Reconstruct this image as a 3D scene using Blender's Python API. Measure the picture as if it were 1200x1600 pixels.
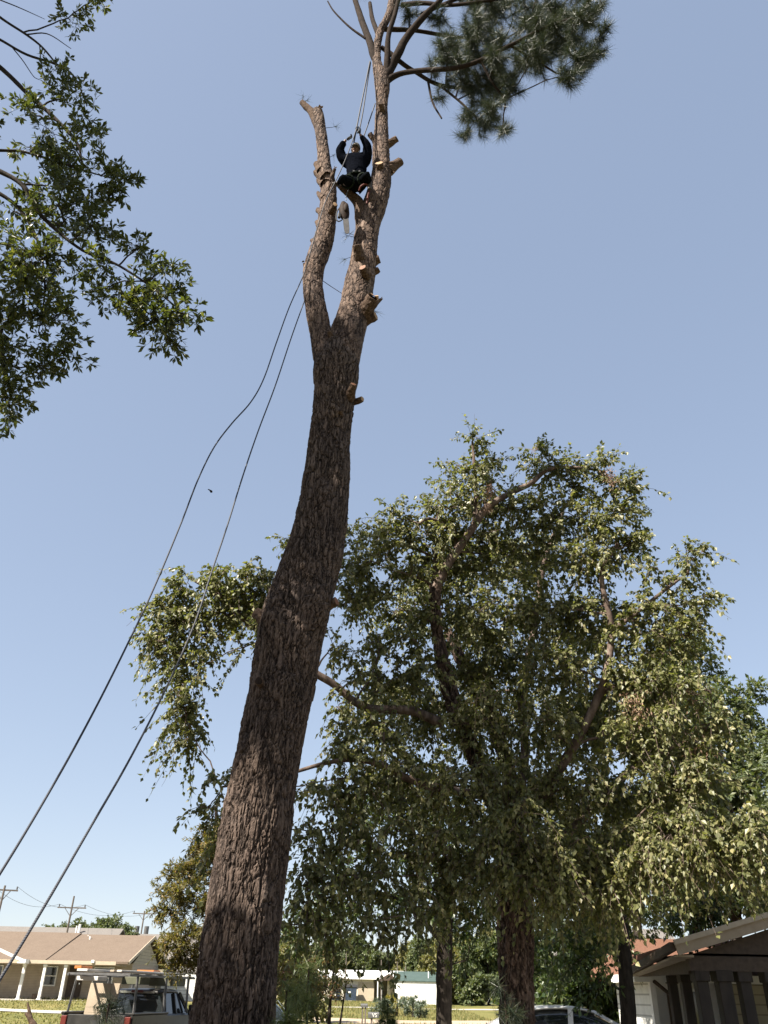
import bpy, bmesh, math, random
import numpy as np
from mathutils import Vector, Matrix

for o in list(bpy.data.objects):
    bpy.data.objects.remove(o, do_unlink=True)
SC = bpy.context.scene
COL = SC.collection
rad = math.radians

# ------------------------------------------------------------------ camera
CAMZ = 1.7
FPX = 1240.0                      # focal length in photo pixels (photo 1200 x 1600)
PITCH = rad(31.2)
ROLL = rad(1.2)
_f = np.array([0, math.cos(PITCH), math.sin(PITCH)])
_u0 = np.array([0, -math.sin(PITCH), math.cos(PITCH)])
_r0 = np.array([1.0, 0, 0])
_r = _r0 * math.cos(ROLL) + _u0 * math.sin(ROLL)
_u = _u0 * math.cos(ROLL) - _r0 * math.sin(ROLL)
CAM = np.array([0, 0, CAMZ])
cd = bpy.data.cameras.new('camera')
cd.sensor_fit = 'VERTICAL'
cd.sensor_height = 24.0
cd.lens = 24.0 * FPX / 1600.0
cd.clip_start = 0.1
cd.clip_end = 3000
cam = bpy.data.objects.new('camera', cd)
COL.objects.link(cam)
cam.matrix_world = Matrix(((_r[0], _u[0], -_f[0], 0), (_r[1], _u[1], -_f[1], 0), (_r[2], _u[2], -_f[2], CAMZ), (0, 0, 0, 1)))
SC.camera = cam

# ------------------------------------------------------------------ light
SUN_AZ = 51.0        # degrees to the left of straight behind the camera
SUN_EL = 47.0
sx = -math.sin(rad(SUN_AZ)) * math.cos(rad(SUN_EL))
sy = -math.cos(rad(SUN_AZ)) * math.cos(rad(SUN_EL))
sz = math.sin(rad(SUN_EL))
SUND = Vector((sx, sy, sz))
w = bpy.data.worlds.new('World')
SC.world = w
w.use_nodes = True
nt = w.node_tree
nt.nodes.clear()
bg = nt.nodes.new('ShaderNodeBackground')
out = nt.nodes.new('ShaderNodeOutputWorld')
sky = nt.nodes.new('ShaderNodeTexSky')
sky.sky_type = 'NISHITA'
sky.sun_disc = False
sky.sun_elevation = rad(SUN_EL)
sky.sun_rotation = math.atan2(sx, sy)
sky.altitude = 0
sky.air_density = 0.72
sky.dust_density = 0.6
sky.ozone_density = 0.3
bg.inputs[1].default_value = 0.15
gm = nt.nodes.new('ShaderNodeGamma')      # hazy, evened-out late-summer sky
gm.inputs[1].default_value = 0.39
hsv = nt.nodes.new('ShaderNodeHueSaturation')
hsv.inputs['Saturation'].default_value = 1.32
hsv.inputs['Hue'].default_value = 0.507
nt.links.new(sky.outputs[0], gm.inputs[0])
nt.links.new(gm.outputs[0], hsv.inputs['Color'])
nt.links.new(hsv.outputs[0], bg.inputs[0])
nt.links.new(bg.outputs[0], out.inputs[0])
sl = bpy.data.lights.new('sun', 'SUN')
sl.energy = 4.5
sl.angle = rad(0.53)
sl.color = (1.0, 0.93, 0.82)
so = bpy.data.objects.new('sun', sl)
COL.objects.link(so)
so.rotation_euler = SUND.to_track_quat('Z', 'Y').to_euler()
so.location = (-30, -30, 40)
SC.view_settings.view_transform = 'Standard'
SC.view_settings.look = 'None'
SC.view_settings.gamma = 1.0
SC.view_settings.exposure = 1.7
SC.view_settings.use_curve_mapping = False
SC.cycles.use_denoising = True
SC.cycles.max_bounces = 7
SC.cycles.transparent_max_bounces = 4
SC.cycles.sample_clamp_indirect = 6.0

RNG = np.random.default_rng(7)
random.seed(7)


# ------------------------------------------------------------------ basic helpers
def ray(px, py):
    return _f * FPX + _r * (px - 600.0) + _u * (800.0 - py)


def at(px, py, D):
    """world point seen at photo pixel px,py that stands D metres forward of the camera"""
    d = ray(px, py)
    return CAM + d * (D / d[1])


def mpp(px, py, D):
    """metres per photo pixel at that place"""
    return D / ray(px, py)[1]


def smooth01(t):
    t = np.clip(t, 0, 1)
    return t * t * (3 - 2 * t)


def terrain(x, y):
    x = np.asarray(x, float)
    y = np.asarray(y, float)
    left = 0.9 * smooth01((y - 32) / 24.0) * smooth01((-x - 6) / 8.0)
    far = 0.62 * smooth01((y - 62) / 55.0)
    bump = 0.05 * np.sin(x * 0.21 + 1.3) * np.sin(y * 0.17) + 0.03 * np.sin(x * 0.53 + y * 0.41)
    return np.maximum(left, far) + bump * smooth01((np.abs(y) - 14) / 20)


def _h(i, j, k, s):
    n = (i.astype(np.int64) * 374761393 + j.astype(np.int64) * 668265263 + k.astype(np.int64) * 2147483647 + s * 1274126177) & 0xFFFFFFFF
    n = ((n ^ (n >> 13)) * 1274126177) & 0xFFFFFFFF
    n = ((n ^ (n >> 16)) * 2246822519) & 0xFFFFFFFF
    n = n ^ (n >> 15)
    return (n & 0xFFFFFF) / float(0x1000000)


def vnoise(P, s=0):
    f = np.floor(P)
    t = P - f
    t = t * t * (3 - 2 * t)
    i, j, k = f[:, 0], f[:, 1], f[:, 2]
    r = 0
    for a in (0, 1):
        for b in (0, 1):
            for c in (0, 1):
                wgt = (t[:, 0] if a else 1 - t[:, 0]) * (t[:, 1] if b else 1 - t[:, 1]) * (t[:, 2] if c else 1 - t[:, 2])
                r = r + wgt * _h(i + a, j + b, k + c, s)
    return r * 2 - 1


def fbm(P, s=0, octv=3):
    r, a = 0, 0.55
    for o in range(octv):
        r = r + a * vnoise(P * (2.03 ** o) + 11.7 * o, s + o)
        a *= 0.5
    return r


def worley(P, s=0):
    f = np.floor(P)
    F1 = np.full(len(P), 9.0)
    F2 = np.full(len(P), 9.0)
    ID = np.zeros(len(P))
    for a in (-1, 0, 1):
        for b in (-1, 0, 1):
            for c in (-1, 0, 1):
                i, j, k = f[:, 0] + a, f[:, 1] + b, f[:, 2] + c
                q0, q1, q2 = _h(i, j, k, s), _h(i, j, k, s + 1), _h(i, j, k, s + 2)
                d = np.sqrt((i + q0 - P[:, 0]) ** 2 + (j + q1 - P[:, 1]) ** 2 + (k + q2 - P[:, 2]) ** 2)
                near = d < F1
                F2 = np.where(near, F1, np.minimum(F2, d))
                ID = np.where(near, _h(i, j, k, s + 3), ID)
                F1 = np.where(near, d, F1)
    return F1, F2, ID


def fast_mesh(name, V, F, mats=(), mi=None, smooth=False, attrs=None):
    """V (n,3), F (m,3) or (m,4) int array or list of such"""
    Fs = F if isinstance(F, list) else [F]
    Fs = [np.asarray(f, dtype=np.int32) for f in Fs if len(f)]
    V = np.asarray(V, dtype=np.float32)
    me = bpy.data.meshes.new(name)
    me.vertices.add(len(V))
    me.vertices.foreach_set('co', V.ravel())
    loops = np.concatenate([f.ravel() for f in Fs])
    sizes = np.concatenate([np.full(len(f), f.shape[1], dtype=np.int32) for f in Fs])
    me.loops.add(len(loops))
    me.loops.foreach_set('vertex_index', loops)
    me.polygons.add(len(sizes))
    starts = np.concatenate([[0], np.cumsum(sizes)[:-1]]).astype(np.int32)
    me.polygons.foreach_set('loop_start', starts)
    if mi is not None:
        me.polygons.foreach_set('material_index', np.asarray(mi, dtype=np.int32))
    me.update(calc_edges=True)
    me.polygons.foreach_set('use_smooth', np.full(len(sizes), smooth is True, dtype=bool))
    for m in mats:
        me.materials.append(m)
    if attrs:
        for k, v in attrs.items():
            a = me.attributes.new(k, 'FLOAT', 'POINT')
            a.data.foreach_set('value', np.asarray(v, dtype=np.float32))
    me.validate()
    return me


def link(name, me, parent=None):
    o = bpy.data.objects.new(name, me)
    COL.objects.link(o)
    if parent is not None:
        o.parent = parent
        if parent.type == 'EMPTY' or parent.matrix_basis != Matrix():
            o.matrix_parent_inverse = PINV.get(parent.name, Matrix())
    return o


PINV = {}


def thing(name, label, cat, loc=(0, 0, 0), rz=0.0, group=None, local=False):
    """Empty at the base of a thing. Parts are given in world coordinates unless local."""
    o = bpy.data.objects.new(name, None)
    COL.objects.link(o)
    o.empty_display_size = 0.2
    o.location = loc
    o.rotation_euler = (0, 0, rz)
    o['label'] = label
    o['category'] = cat
    if group:
        o['group'] = group
    if not local:
        m = Matrix.Translation(Vector(loc)) @ Matrix.Rotation(rz, 4, 'Z')
        PINV[o.name] = m.inverted()
    return o


def tag(o, label, cat, group=None, kind=None):
    o['label'] = label
    o['category'] = cat
    if group:
        o['group'] = group
    if kind:
        o['kind'] = kind
    return o


class MB:
    def __init__(self):
        self.V = []
        self.Q = []
        self.T = []
        self.qm = []
        self.tm = []
        self.n = 0

    def add(self, V, F, mi=0):
        V = np.asarray(V, float).reshape(-1, 3)
        F = np.asarray(F, dtype=np.int64)
        if F.shape[1] == 4:
            self.Q.append(F + self.n)
            self.qm.append(np.full(len(F), mi))
        else:
            self.T.append(F + self.n)
            self.tm.append(np.full(len(F), mi))
        self.V.append(V)
        self.n += len(V)
        return self

    def box(self, c, s, rz=0.0, mi=0, M=None):
        c = np.asarray(c, float)
        h = np.asarray(s, float) / 2
        v = np.array([[x, y, z] for x in (-1, 1) for y in (-1, 1) for z in (-1, 1)]) * h
        if rz:
            cs, sn = math.cos(rz), math.sin(rz)
            v = np.stack([v[:, 0] * cs - v[:, 1] * sn, v[:, 0] * sn + v[:, 1] * cs, v[:, 2]], 1)
        if M is not None:
            v = v @ np.asarray(M).T
        return self.add(v + c, [[0, 1, 3, 2], [4, 6, 7, 5], [0, 4, 5, 1], [2, 3, 7, 6], [0, 2, 6, 4], [1, 5, 7, 3]], mi)

    def bar(self, a, b, w, h, mi=0):
        a = Vector(a)
        b = Vector(b)
        d = (b - a)
        L = d.length
        q = d.to_track_quat('X', 'Z').to_matrix()
        return self.box((a + b) / 2, (L, w, h), 0, mi, M=q)

    def tube(self, pts, rr, n=8, mi=0, cap=True):
        V, F, C = tube(pts, rr, n)
        base = self.n
        self.add(V, F, mi)
        if cap:
            k = len(pts)
            self.V.append(np.array([pts[0], pts[-1]], float))
            T = [[base + k * n, base + (i + 1) % n, base + i] for i in range(n)]
            T += [[base + k * n + 1, base + (k - 1) * n + i, base + (k - 1) * n + (i + 1) % n] for i in range(n)]
            self.T.append(np.array(T))
            self.tm.append(np.full(len(T), mi))
            self.n += 2
        return self

    def prism(self, poly, axis, a, b, mi=0):
        """poly list of 2D points extruded along axis (0,1,2) between a and b"""
        k = len(poly)
        idx = [i for i in range(3) if i != axis]
        v = np.zeros((2 * k, 3))
        for t, val in ((0, a), (1, b)):
            for i, p in enumerate(poly):
                v[t * k + i, idx[0]], v[t * k + i, idx[1]], v[t * k + i, axis] = p[0], p[1], val
        self.add(v, [[i, (i + 1) % k, k + (i + 1) % k, k + i] for i in range(k)], mi)
        base = self.n - 2 * k
        T = [[base, base + i + 1, base + i] for i in range(1, k - 1)] + [[base + k, base + k + i, base + k + i + 1] for i in range(1, k - 1)]
        self.T.append(np.array(T))
        self.tm.append(np.full(len(T), mi))
        return self

    def quad(self, a, b, c, d, mi=0):
        return self.add([a, b, c, d], [[0, 1, 2, 3]], mi)

    def build(self, name, mats, parent=None, smooth=False, bevel=0.0):
        if not isinstance(mats, (list, tuple)):
            mats = [mats]
        V = np.concatenate(self.V)
        Fs, mi = [], []
        if self.Q:
            Fs.append(np.concatenate(self.Q))
            mi.append(np.concatenate(self.qm))
        if self.T:
            Fs.append(np.concatenate(self.T))
            mi.append(np.concatenate(self.tm))
        me = fast_mesh(name, V, Fs, mats, np.concatenate(mi), smooth)
        bm = bmesh.new()
        bm.from_mesh(me)
        if bevel > 0:
            bmesh.ops.bevel(bm, geom=bm.edges[:], offset=bevel, segments=1, affect='EDGES', clamp_overlap=True)
        bmesh.ops.recalc_face_normals(bm, faces=bm.faces)
        bm.to_mesh(me)
        bm.free()
        return link(name, me, parent)


def frames(pts):
    P = np.asarray(pts, float)
    T = np.gradient(P, axis=0)
    T /= np.linalg.norm(T, axis=1)[:, None] + 1e-9
    ref = np.array([0, 1.0, 0]) if abs(T[0][1]) < 0.9 else np.array([1.0, 0, 0])
    N = np.zeros_like(P)
    n = ref - T[0] * ref.dot(T[0])
    n /= np.linalg.norm(n)
    for i in range(len(P)):
        n = n - T[i] * n.dot(T[i])
        n /= np.linalg.norm(n) + 1e-9
        N[i] = n
    B = np.cross(T, N)
    return P, T, N, B


def tube(pts, rr, n=8):
    P, T, N, B = frames(pts)
    rr = np.asarray(rr, float) * np.ones(len(P))
    a = np.arange(n) / n * 2 * math.pi
    ring = N[:, None, :] * np.cos(a)[None, :, None] + B[:, None, :] * np.sin(a)[None, :, None]
    V = P[:, None, :] + ring * rr[:, None, None]
    k = len(P)
    i = np.arange(k - 1)[:, None] * n
    j = np.arange(n)[None, :]
    jn = (j + 1) % n
    F = np.stack([i + j, i + jn, i + n + jn, i + n + j], -1).reshape(-1, 4)
    return V.reshape(-1, 3), F, (P, T, N, B)


def spline(pts, m):
    """Catmull-Rom resample to m points along arc length; pts may carry extra columns"""
    P = np.asarray(pts, float)
    if len(P) == 2:
        t = np.linspace(0, 1, m)[:, None]
        return P[0] * (1 - t) + P[1] * t
    E = np.vstack([2 * P[0] - P[1], P, 2 * P[-1] - P[-2]])
    res = []
    for i in range(1, len(E) - 2):
        for t in np.linspace(0, 1, 24, endpoint=False):
            a, b, c, d = E[i - 1], E[i], E[i + 1], E[i + 2]
            res.append(0.5 * ((2 * b) + (c - a) * t + (2 * a - 5 * b + 4 * c - d) * t * t + (3 * b - a - 3 * c + d) * t ** 3))
    res.append(P[-1])
    res = np.array(res)
    s = np.concatenate([[0], np.cumsum(np.linalg.norm(np.diff(res[:, :3], axis=0), axis=1))])
    u = np.linspace(0, s[-1], m)
    return np.stack([np.interp(u, s, res[:, c]) for c in range(res.shape[1])], 1)


# ------------------------------------------------------------------ materials
def newmat(name):
    m = bpy.data.materials.new(name)
    m.use_nodes = True
    n = m.node_tree.nodes
    b = n['Principled BSDF']
    return m, m.node_tree, b


def N(t, kind, **kw):
    n = t.nodes.new(kind)
    for k, v in kw.items():
        if k.startswith('i_'):
            n.inputs[int(k[2:])].default_value = v
        else:
            setattr(n, k, v)
    return n


def ramp(t, fac, stops):
    r = N(t, 'ShaderNodeValToRGB')
    e = r.color_ramp.elements
    while len(e) < len(stops):
        e.new(0.5)
    for i, (p, c) in enumerate(stops):
        e[i].position = p
        e[i].color = (*c, 1) if len(c) == 3 else c
    if fac is not None:
        t.links.new(fac, r.inputs[0])
    return r


def coords(t, scale=(1, 1, 1), gen='Object'):
    tc = N(t, 'ShaderNodeTexCoord')
    mp = N(t, 'ShaderNodeMapping')
    mp.inputs['Scale'].default_value = scale
    t.links.new(tc.outputs[gen], mp.inputs[0])
    return mp.outputs[0]


def noise(t, vec, scale, detail=5, rough=0.6):
    n = N(t, 'ShaderNodeTexNoise')
    n.inputs['Scale'].default_value = scale
    n.inputs['Detail'].default_value = detail
    n.inputs['Roughness'].default_value = rough
    if vec is not None:
        t.links.new(vec, n.inputs['Vector'])
    return n.outputs[0]


def bump(t, b, h, strength=0.3, dist=0.02):
    n = N(t, 'ShaderNodeBump')
    n.inputs['Strength'].default_value = strength
    n.inputs['Distance'].default_value = dist
    t.links.new(h, n.inputs['Height'])
    t.links.new(n.outputs[0], b.inputs['Normal'])


def mottled(name, c1, c2, scale=8, rough=0.7, bumpd=0.0, stretch=(1, 1, 1), metallic=0.0, c3=None, spec=0.4):
    m, t, b = newmat(name)
    v = coords(t, stretch)
    n1 = noise(t, v, scale)
    stops = [(0.3, c1), (0.7, c2)] if c3 is None else [(0.25, c1), (0.5, c2), (0.72, c3)]
    r = ramp(t, n1, stops)
    t.links.new(r.outputs[0], b.inputs['Base Color'])
    b.inputs['Roughness'].default_value = rough
    b.inputs['Metallic'].default_value = metallic
    b.inputs['Specular IOR Level'].default_value = spec
    if bumpd:
        bump(t, b, noise(t, v, scale * 4), 0.6, bumpd)
    return m


def leafmat(name, cols, trans=0.3, rough=0.35, tcol=None, spec=0.5):
    m, t, b = newmat(name)
    g = N(t, 'ShaderNodeNewGeometry')
    r = ramp(t, g.outputs['Random Per Island'], cols)
    t.links.new(r.outputs[0], b.inputs['Base Color'])
    b.inputs['Roughness'].default_value = rough
    b.inputs['Specular IOR Level'].default_value = spec
    tr = N(t, 'ShaderNodeBsdfTranslucent')
    mx = N(t, 'ShaderNodeMix', data_type='RGBA', blend_type='MULTIPLY')
    mx.inputs[0].default_value = 1.0
    t.links.new(r.outputs[0], mx.inputs[6])
    mx.inputs[7].default_value = tcol or (2.2, 2.3, 0.9, 1)
    t.links.new(mx.outputs[2], tr.inputs[0])
    ms = N(t, 'ShaderNodeMixShader')
    ms.inputs[0].default_value = trans
    t.links.new(b.outputs[0], ms.inputs[1])
    t.links.new(tr.outputs[0], ms.inputs[2])
    t.links.new(ms.outputs[0], t.nodes['Material Output'].inputs[0])
    return m


def barkmat(name, plate, inner, flake, fine=60.0, crack=15.0):
    """plate attribute 0 in the furrow, 1 on the plate; hue attribute random per plate"""
    m, t, b = newmat(name)
    a = N(t, 'ShaderNodeAttribute', attribute_name='plate')
    h = N(t, 'ShaderNodeAttribute', attribute_name='hue')
    v = coords(t, (1, 1, 0.45))
    nz = noise(t, v, fine, 6, 0.7)
    c1 = ramp(t, h.outputs['Fac'], [(0.0, plate[0]), (0.45, plate[1]), (1.0, plate[2])])
    mx = N(t, 'ShaderNodeMix', data_type='RGBA')
    t.links.new(a.outputs['Fac'], mx.inputs[0])
    mx.inputs[6].default_value = (*inner, 1)
    t.links.new(c1.outputs[0], mx.inputs[7])
    fr = ramp(t, nz, [(0.47, (0, 0, 0)), (0.66, (1, 1, 1))])
    mx2 = N(t, 'ShaderNodeMix', data_type='RGBA')
    t.links.new(fr.outputs[0], mx2.inputs[0])
    t.links.new(mx.outputs[2], mx2.inputs[6])
    mx2.inputs[7].default_value = (*flake, 1)
    vo = N(t, 'ShaderNodeTexVoronoi', feature='DISTANCE_TO_EDGE')
    vo.inputs['Scale'].default_value = crack * 0.72
    wv_ = N(t, 'ShaderNodeMix', data_type='RGBA', blend_type='LINEAR_LIGHT')
    wv_.inputs[0].default_value = 0.09
    t.links.new(coords(t, (1, 1, 0.2)), wv_.inputs[6])
    nn_ = N(t, 'ShaderNodeTexNoise')
    nn_.inputs['Scale'].default_value = 14.0
    nn_.inputs['Detail'].default_value = 4.0
    t.links.new(nn_.outputs[1], wv_.inputs[7])
    t.links.new(wv_.outputs[2], vo.inputs['Vector'])
    ck = ramp(t, vo.outputs[0], [(0.01, (0, 0, 0)), (0.07, (1, 1, 1))])
    mxc = N(t, 'ShaderNodeMix', data_type='RGBA')
    thin = ramp(t, noise(t, coords(t, (1, 1, 0.5)), 5.0, 3), [(0.38, (0.05, 0.05, 0.05)), (0.62, (0.85, 0.85, 0.85))])
    mxk = N(t, 'ShaderNodeMath', operation='MAXIMUM')
    t.links.new(ck.outputs[0], mxk.inputs[0])
    t.links.new(thin.outputs[0], mxk.inputs[1])
    ck = mxk
    t.links.new(ck.outputs[0], mxc.inputs[0])
    mxc.inputs[6].default_value = (*inner, 1)
    t.links.new(mx2.outputs[2], mxc.inputs[7])
    mx2 = mxc
    hh = N(t, 'ShaderNodeMath', operation='MULTIPLY_ADD')
    t.links.new(ck.outputs[0], hh.inputs[0])
    hh.inputs[1].default_value = 1.2
    t.links.new(nz, hh.inputs[2])
    big = ramp(t, noise(t, coords(t), 1.6, 3), [(0.3, (0.75, 0.75, 0.78)), (0.7, (1.12, 1.08, 1.04))])
    mx3 = N(t, 'ShaderNodeMix', data_type='RGBA', blend_type='MULTIPLY')
    mx3.inputs[0].default_value = 1.0
    t.links.new(mx2.outputs[2], mx3.inputs[6])
    t.links.new(big.outputs[0], mx3.inputs[7])
    t.links.new(mx3.outputs[2], b.inputs['Base Color'])
    b.inputs['Roughness'].default_value = 0.85
    b.inputs['Specular IOR Level'].default_value = 0.2
    bump(t, b, hh.outputs[0], 0.9, 0.016)
    return m


def stripes(name, c1, c2, period, width=0.12, axis=2, rough=0.6, jitter=0.15):
    """horizontal boards or courses too far off to build singly"""
    m, t, b = newmat(name)
    tc = N(t, 'ShaderNodeTexCoord')
    sp = N(t, 'ShaderNodeSeparateXYZ')
    t.links.new(tc.outputs['Object'], sp.inputs[0])
    d = N(t, 'ShaderNodeMath', operation='DIVIDE')
    t.links.new(sp.outputs[axis], d.inputs[0])
    d.inputs[1].default_value = period
    fr = N(t, 'ShaderNodeMath', operation='FRACT')
    t.links.new(d.outputs[0], fr.inputs[0])
    r = ramp(t, fr.outputs[0], [(0.0, c2), (width, c2), (width + 0.05, c1), (1.0, c1)])
    nz = ramp(t, noise(t, tc.outputs['Object'], 3.0, 4), [(0.3, (1 - jitter,) * 3), (0.7, (1 + jitter * 0.4,) * 3)])
    mx = N(t, 'ShaderNodeMix', data_type='RGBA', blend_type='MULTIPLY')
    mx.inputs[0].default_value = 1.0
    t.links.new(r.outputs[0], mx.inputs[6])
    t.links.new(nz.outputs[0], mx.inputs[7])
    t.links.new(mx.outputs[2], b.inputs['Base Color'])
    b.inputs['Roughness'].default_value = rough
    bump(t, b, fr.outputs[0], 0.5, 0.02)
    return m


def shingles(name, c1, c2, c3, scale=1.0):
    m, t, b = newmat(name)
    v = coords(t, (1, 1, 1))
    n1 = noise(t, v, 1.2 * scale, 5, 0.7)
    n2 = noise(t, coords(t, (4, 4, 9)), 3.0 * scale, 3, 0.8)
    r = ramp(t, n2, [(0.3, c1), (0.5, c2), (0.7, c3)])
    r2 = ramp(t, n1, [(0.3, (0.93, 0.93, 0.93)), (0.7, (1.05, 1.05, 1.05))])
    mx = N(t, 'ShaderNodeMix', data_type='RGBA', blend_type='MULTIPLY')
    mx.inputs[0].default_value = 1.0
    t.links.new(r.outputs[0], mx.inputs[6])
    t.links.new(r2.outputs[0], mx.inputs[7])
    t.links.new(mx.outputs[2], b.inputs['Base Color'])
    b.inputs['Roughness'].default_value = 0.9
    b.inputs['Specular IOR Level'].default_value = 0.15
    return m


def plain(name, c, rough=0.5, metallic=0.0, spec=0.5):
    return mottled(name, tuple(x * 0.88 for x in c), tuple(min(1, x * 1.08) for x in c), 6, rough, 0, metallic=metallic, spec=spec)


M = {}
M['pine_bark'] = barkmat('pine_bark', [(0.080, 0.056, 0.043), (0.110, 0.080, 0.063), (0.150, 0.114, 0.092)], (0.016, 0.0105, 0.008), (0.17, 0.13, 0.105), 52, 20.0)
M['pine_bark_upper'] = barkmat('pine_bark_upper', [(0.085, 0.053, 0.038), (0.14, 0.095, 0.070), (0.215, 0.158, 0.122)], (0.022, 0.013, 0.010), (0.22, 0.16, 0.124), 24, 15.0)
M['limb_bark'] = mottled('limb_bark', (0.014, 0.010, 0.008), (0.042, 0.030, 0.024), 22, 0.95, 0.012, (1, 1, 0.4), spec=0.1)
M['birch_trunk'] = barkmat('birch_trunk', [(0.045, 0.028, 0.021), (0.085, 0.055, 0.042), (0.17, 0.12, 0.095)], (0.014, 0.009, 0.007), (0.20, 0.145, 0.115), 22)
M['stub_bark'] = mottled('stub_bark', (0.025, 0.015, 0.010), (0.085, 0.055, 0.038), 30, 0.9, 0.012, c3=(0.16, 0.115, 0.085), spec=0.15)
M['cut_wood'] = mottled('cut_wood', (0.26, 0.15, 0.07), (0.40, 0.26, 0.14), 30, 0.7, 0.003)
M['cut_wood_red'] = mottled('cut_wood_red', (0.15, 0.06, 0.028), (0.24, 0.11, 0.055), 18, 0.7, 0.003)
M['birch_bark'] = mottled('birch_bark', (0.045, 0.030, 0.023), (0.105, 0.075, 0.06), 9, 0.85, 0.012, (1, 1, 0.5), c3=(0.24, 0.185, 0.155), spec=0.2)
M['oak_bark'] = mottled('oak_bark', (0.018, 0.015, 0.012), (0.055, 0.045, 0.037), 16, 0.95, 0.014, (1, 1, 0.3), spec=0.1)
M['birch_leaf'] = leafmat('birch_leaf', [(0, (0.052, 0.059, 0.019)), (0.4, (0.104, 0.110, 0.039)), (0.8, (0.172, 0.170, 0.072)), (1.0, (0.27, 0.24, 0.115))], 0.31, 0.45, (1.8, 2.0, 0.8, 1), spec=0.45)
M['oak_leaf'] = leafmat('oak_leaf', [(0, (0.032, 0.042, 0.015)), (0.6, (0.055, 0.066, 0.022)), (1.0, (0.10, 0.10, 0.034))], 0.32, 0.4, spec=0.4)
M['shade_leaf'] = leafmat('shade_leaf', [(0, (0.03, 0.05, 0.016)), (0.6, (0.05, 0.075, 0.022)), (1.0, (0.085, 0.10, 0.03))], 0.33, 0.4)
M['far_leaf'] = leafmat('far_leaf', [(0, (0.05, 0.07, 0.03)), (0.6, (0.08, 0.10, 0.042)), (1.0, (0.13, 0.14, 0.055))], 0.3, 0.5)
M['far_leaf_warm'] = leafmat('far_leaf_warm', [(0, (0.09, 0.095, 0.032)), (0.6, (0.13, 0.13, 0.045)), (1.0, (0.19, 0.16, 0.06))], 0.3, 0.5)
M['cypress_leaf'] = leafmat('cypress_leaf', [(0, (0.07, 0.075, 0.022)), (0.5, (0.12, 0.11, 0.03)), (0.85, (0.18, 0.14, 0.04)), (1, (0.22, 0.13, 0.045))], 0.3, 0.55)
M['myrtle_leaf'] = leafmat('myrtle_leaf', [(0, (0.05, 0.07, 0.025)), (0.5, (0.085, 0.085, 0.03)), (0.8, (0.16, 0.09, 0.045)), (1, (0.20, 0.085, 0.05))], 0.3, 0.5)
M['dead_leaf'] = leafmat('dead_leaf', [(0, (0.16, 0.09, 0.055)), (1, (0.30, 0.20, 0.13))], 0.2, 0.7, (1.2, 1.0, 0.8, 1))
M['needle'] = leafmat('needle', [(0, (0.016, 0.025, 0.015)), (0.6, (0.028, 0.04, 0.021)), (1, (0.075, 0.08, 0.035))], 0.15, 0.42, (1.6, 1.7, 0.9, 1))
M['needle_young'] = leafmat('needle_young', [(0, (0.05, 0.075, 0.025)), (0.6, (0.085, 0.115, 0.035)), (1, (0.15, 0.165, 0.05))], 0.25, 0.45, (1.6, 1.7, 0.9, 1))
M['yucca'] = leafmat('yucca', [(0, (0.06, 0.085, 0.055)), (0.6, (0.10, 0.13, 0.085)), (1, (0.17, 0.19, 0.12))], 0.15, 0.45, (1.4, 1.5, 1.0, 1))
M['gold_bush'] = leafmat('gold_bush', [(0, (0.14, 0.13, 0.02)), (1, (0.30, 0.24, 0.04))], 0.25, 0.5)
M['grass'] = leafmat('grass', [(0, (0.085, 0.095, 0.03)), (0.5, (0.15, 0.145, 0.05)), (1, (0.25, 0.205, 0.09))], 0.25, 0.7)
M['rope'] = mottled('rope', (0.02, 0.022, 0.03), (0.30, 0.30, 0.31), 55, 0.6, 0.0, (1, 1, 1))
M['rope_dark'] = mottled('rope_dark', (0.015, 0.017, 0.025), (0.12, 0.13, 0.15), 60, 0.6, 0.0)
M['rope_pale'] = mottled('rope_pale', (0.22, 0.22, 0.22), (0.5, 0.49, 0.46), 60, 0.6, 0.0)
M['white_paint'] = mottled('white_paint', (0.70, 0.69, 0.66), (0.80, 0.79, 0.77), 3, 0.5, 0.002)
M['cream_paint'] = mottled('cream_paint', (0.55, 0.50, 0.40), (0.64, 0.59, 0.49), 3, 0.6, 0.002)
M['black_rubber'] = plain('black_rubber', (0.02, 0.02, 0.02), 0.7)
M['dark_glass'] = plain('dark_glass', (0.018, 0.022, 0.024), 0.06, 0, 0.8)
M['chrome'] = plain('chrome', (0.62, 0.62, 0.62), 0.2, 1.0)
M['steel'] = plain('steel', (0.32, 0.32, 0.33), 0.4, 0.9)
M['grey_metal'] = mottled('grey_metal', (0.09, 0.09, 0.092), (0.16, 0.155, 0.15), 10, 0.5, 0.002, metallic=0.4)
M['wood_pole'] = mottled('wood_pole', (0.085, 0.07, 0.06), (0.15, 0.125, 0.105), 9, 0.85, 0.004, (1, 1, 0.2))
M['brown_roof'] = shingles('brown_roof', (0.115, 0.085, 0.063), (0.148, 0.112, 0.085), (0.182, 0.142, 0.11))
M['red_roof'] = shingles('red_roof', (0.112, 0.052, 0.035), (0.15, 0.077, 0.052), (0.189, 0.101, 0.07), 2.0)
M['grey_roof'] = shingles('grey_roof', (0.12, 0.112, 0.105), (0.158, 0.143, 0.131), (0.195, 0.18, 0.165))
M['brick_tan'] = stripes('brick_tan', (0.40, 0.33, 0.25), (0.31, 0.25, 0.19), 0.09, 0.2)
M['siding_tan'] = stripes('siding_tan', (0.36, 0.31, 0.21), (0.20, 0.17, 0.115), 0.2, 0.12)
M['siding_white'] = stripes('siding_white', (0.78, 0.77, 0.73), (0.42, 0.41, 0.39), 0.22, 0.14)
M['trim_tan'] = plain('trim_tan', (0.42, 0.35, 0.26), 0.6)
M['trim_brown'] = mottled('trim_brown', (0.045, 0.03, 0.02), (0.085, 0.058, 0.04), 10, 0.65, 0.002)
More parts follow.
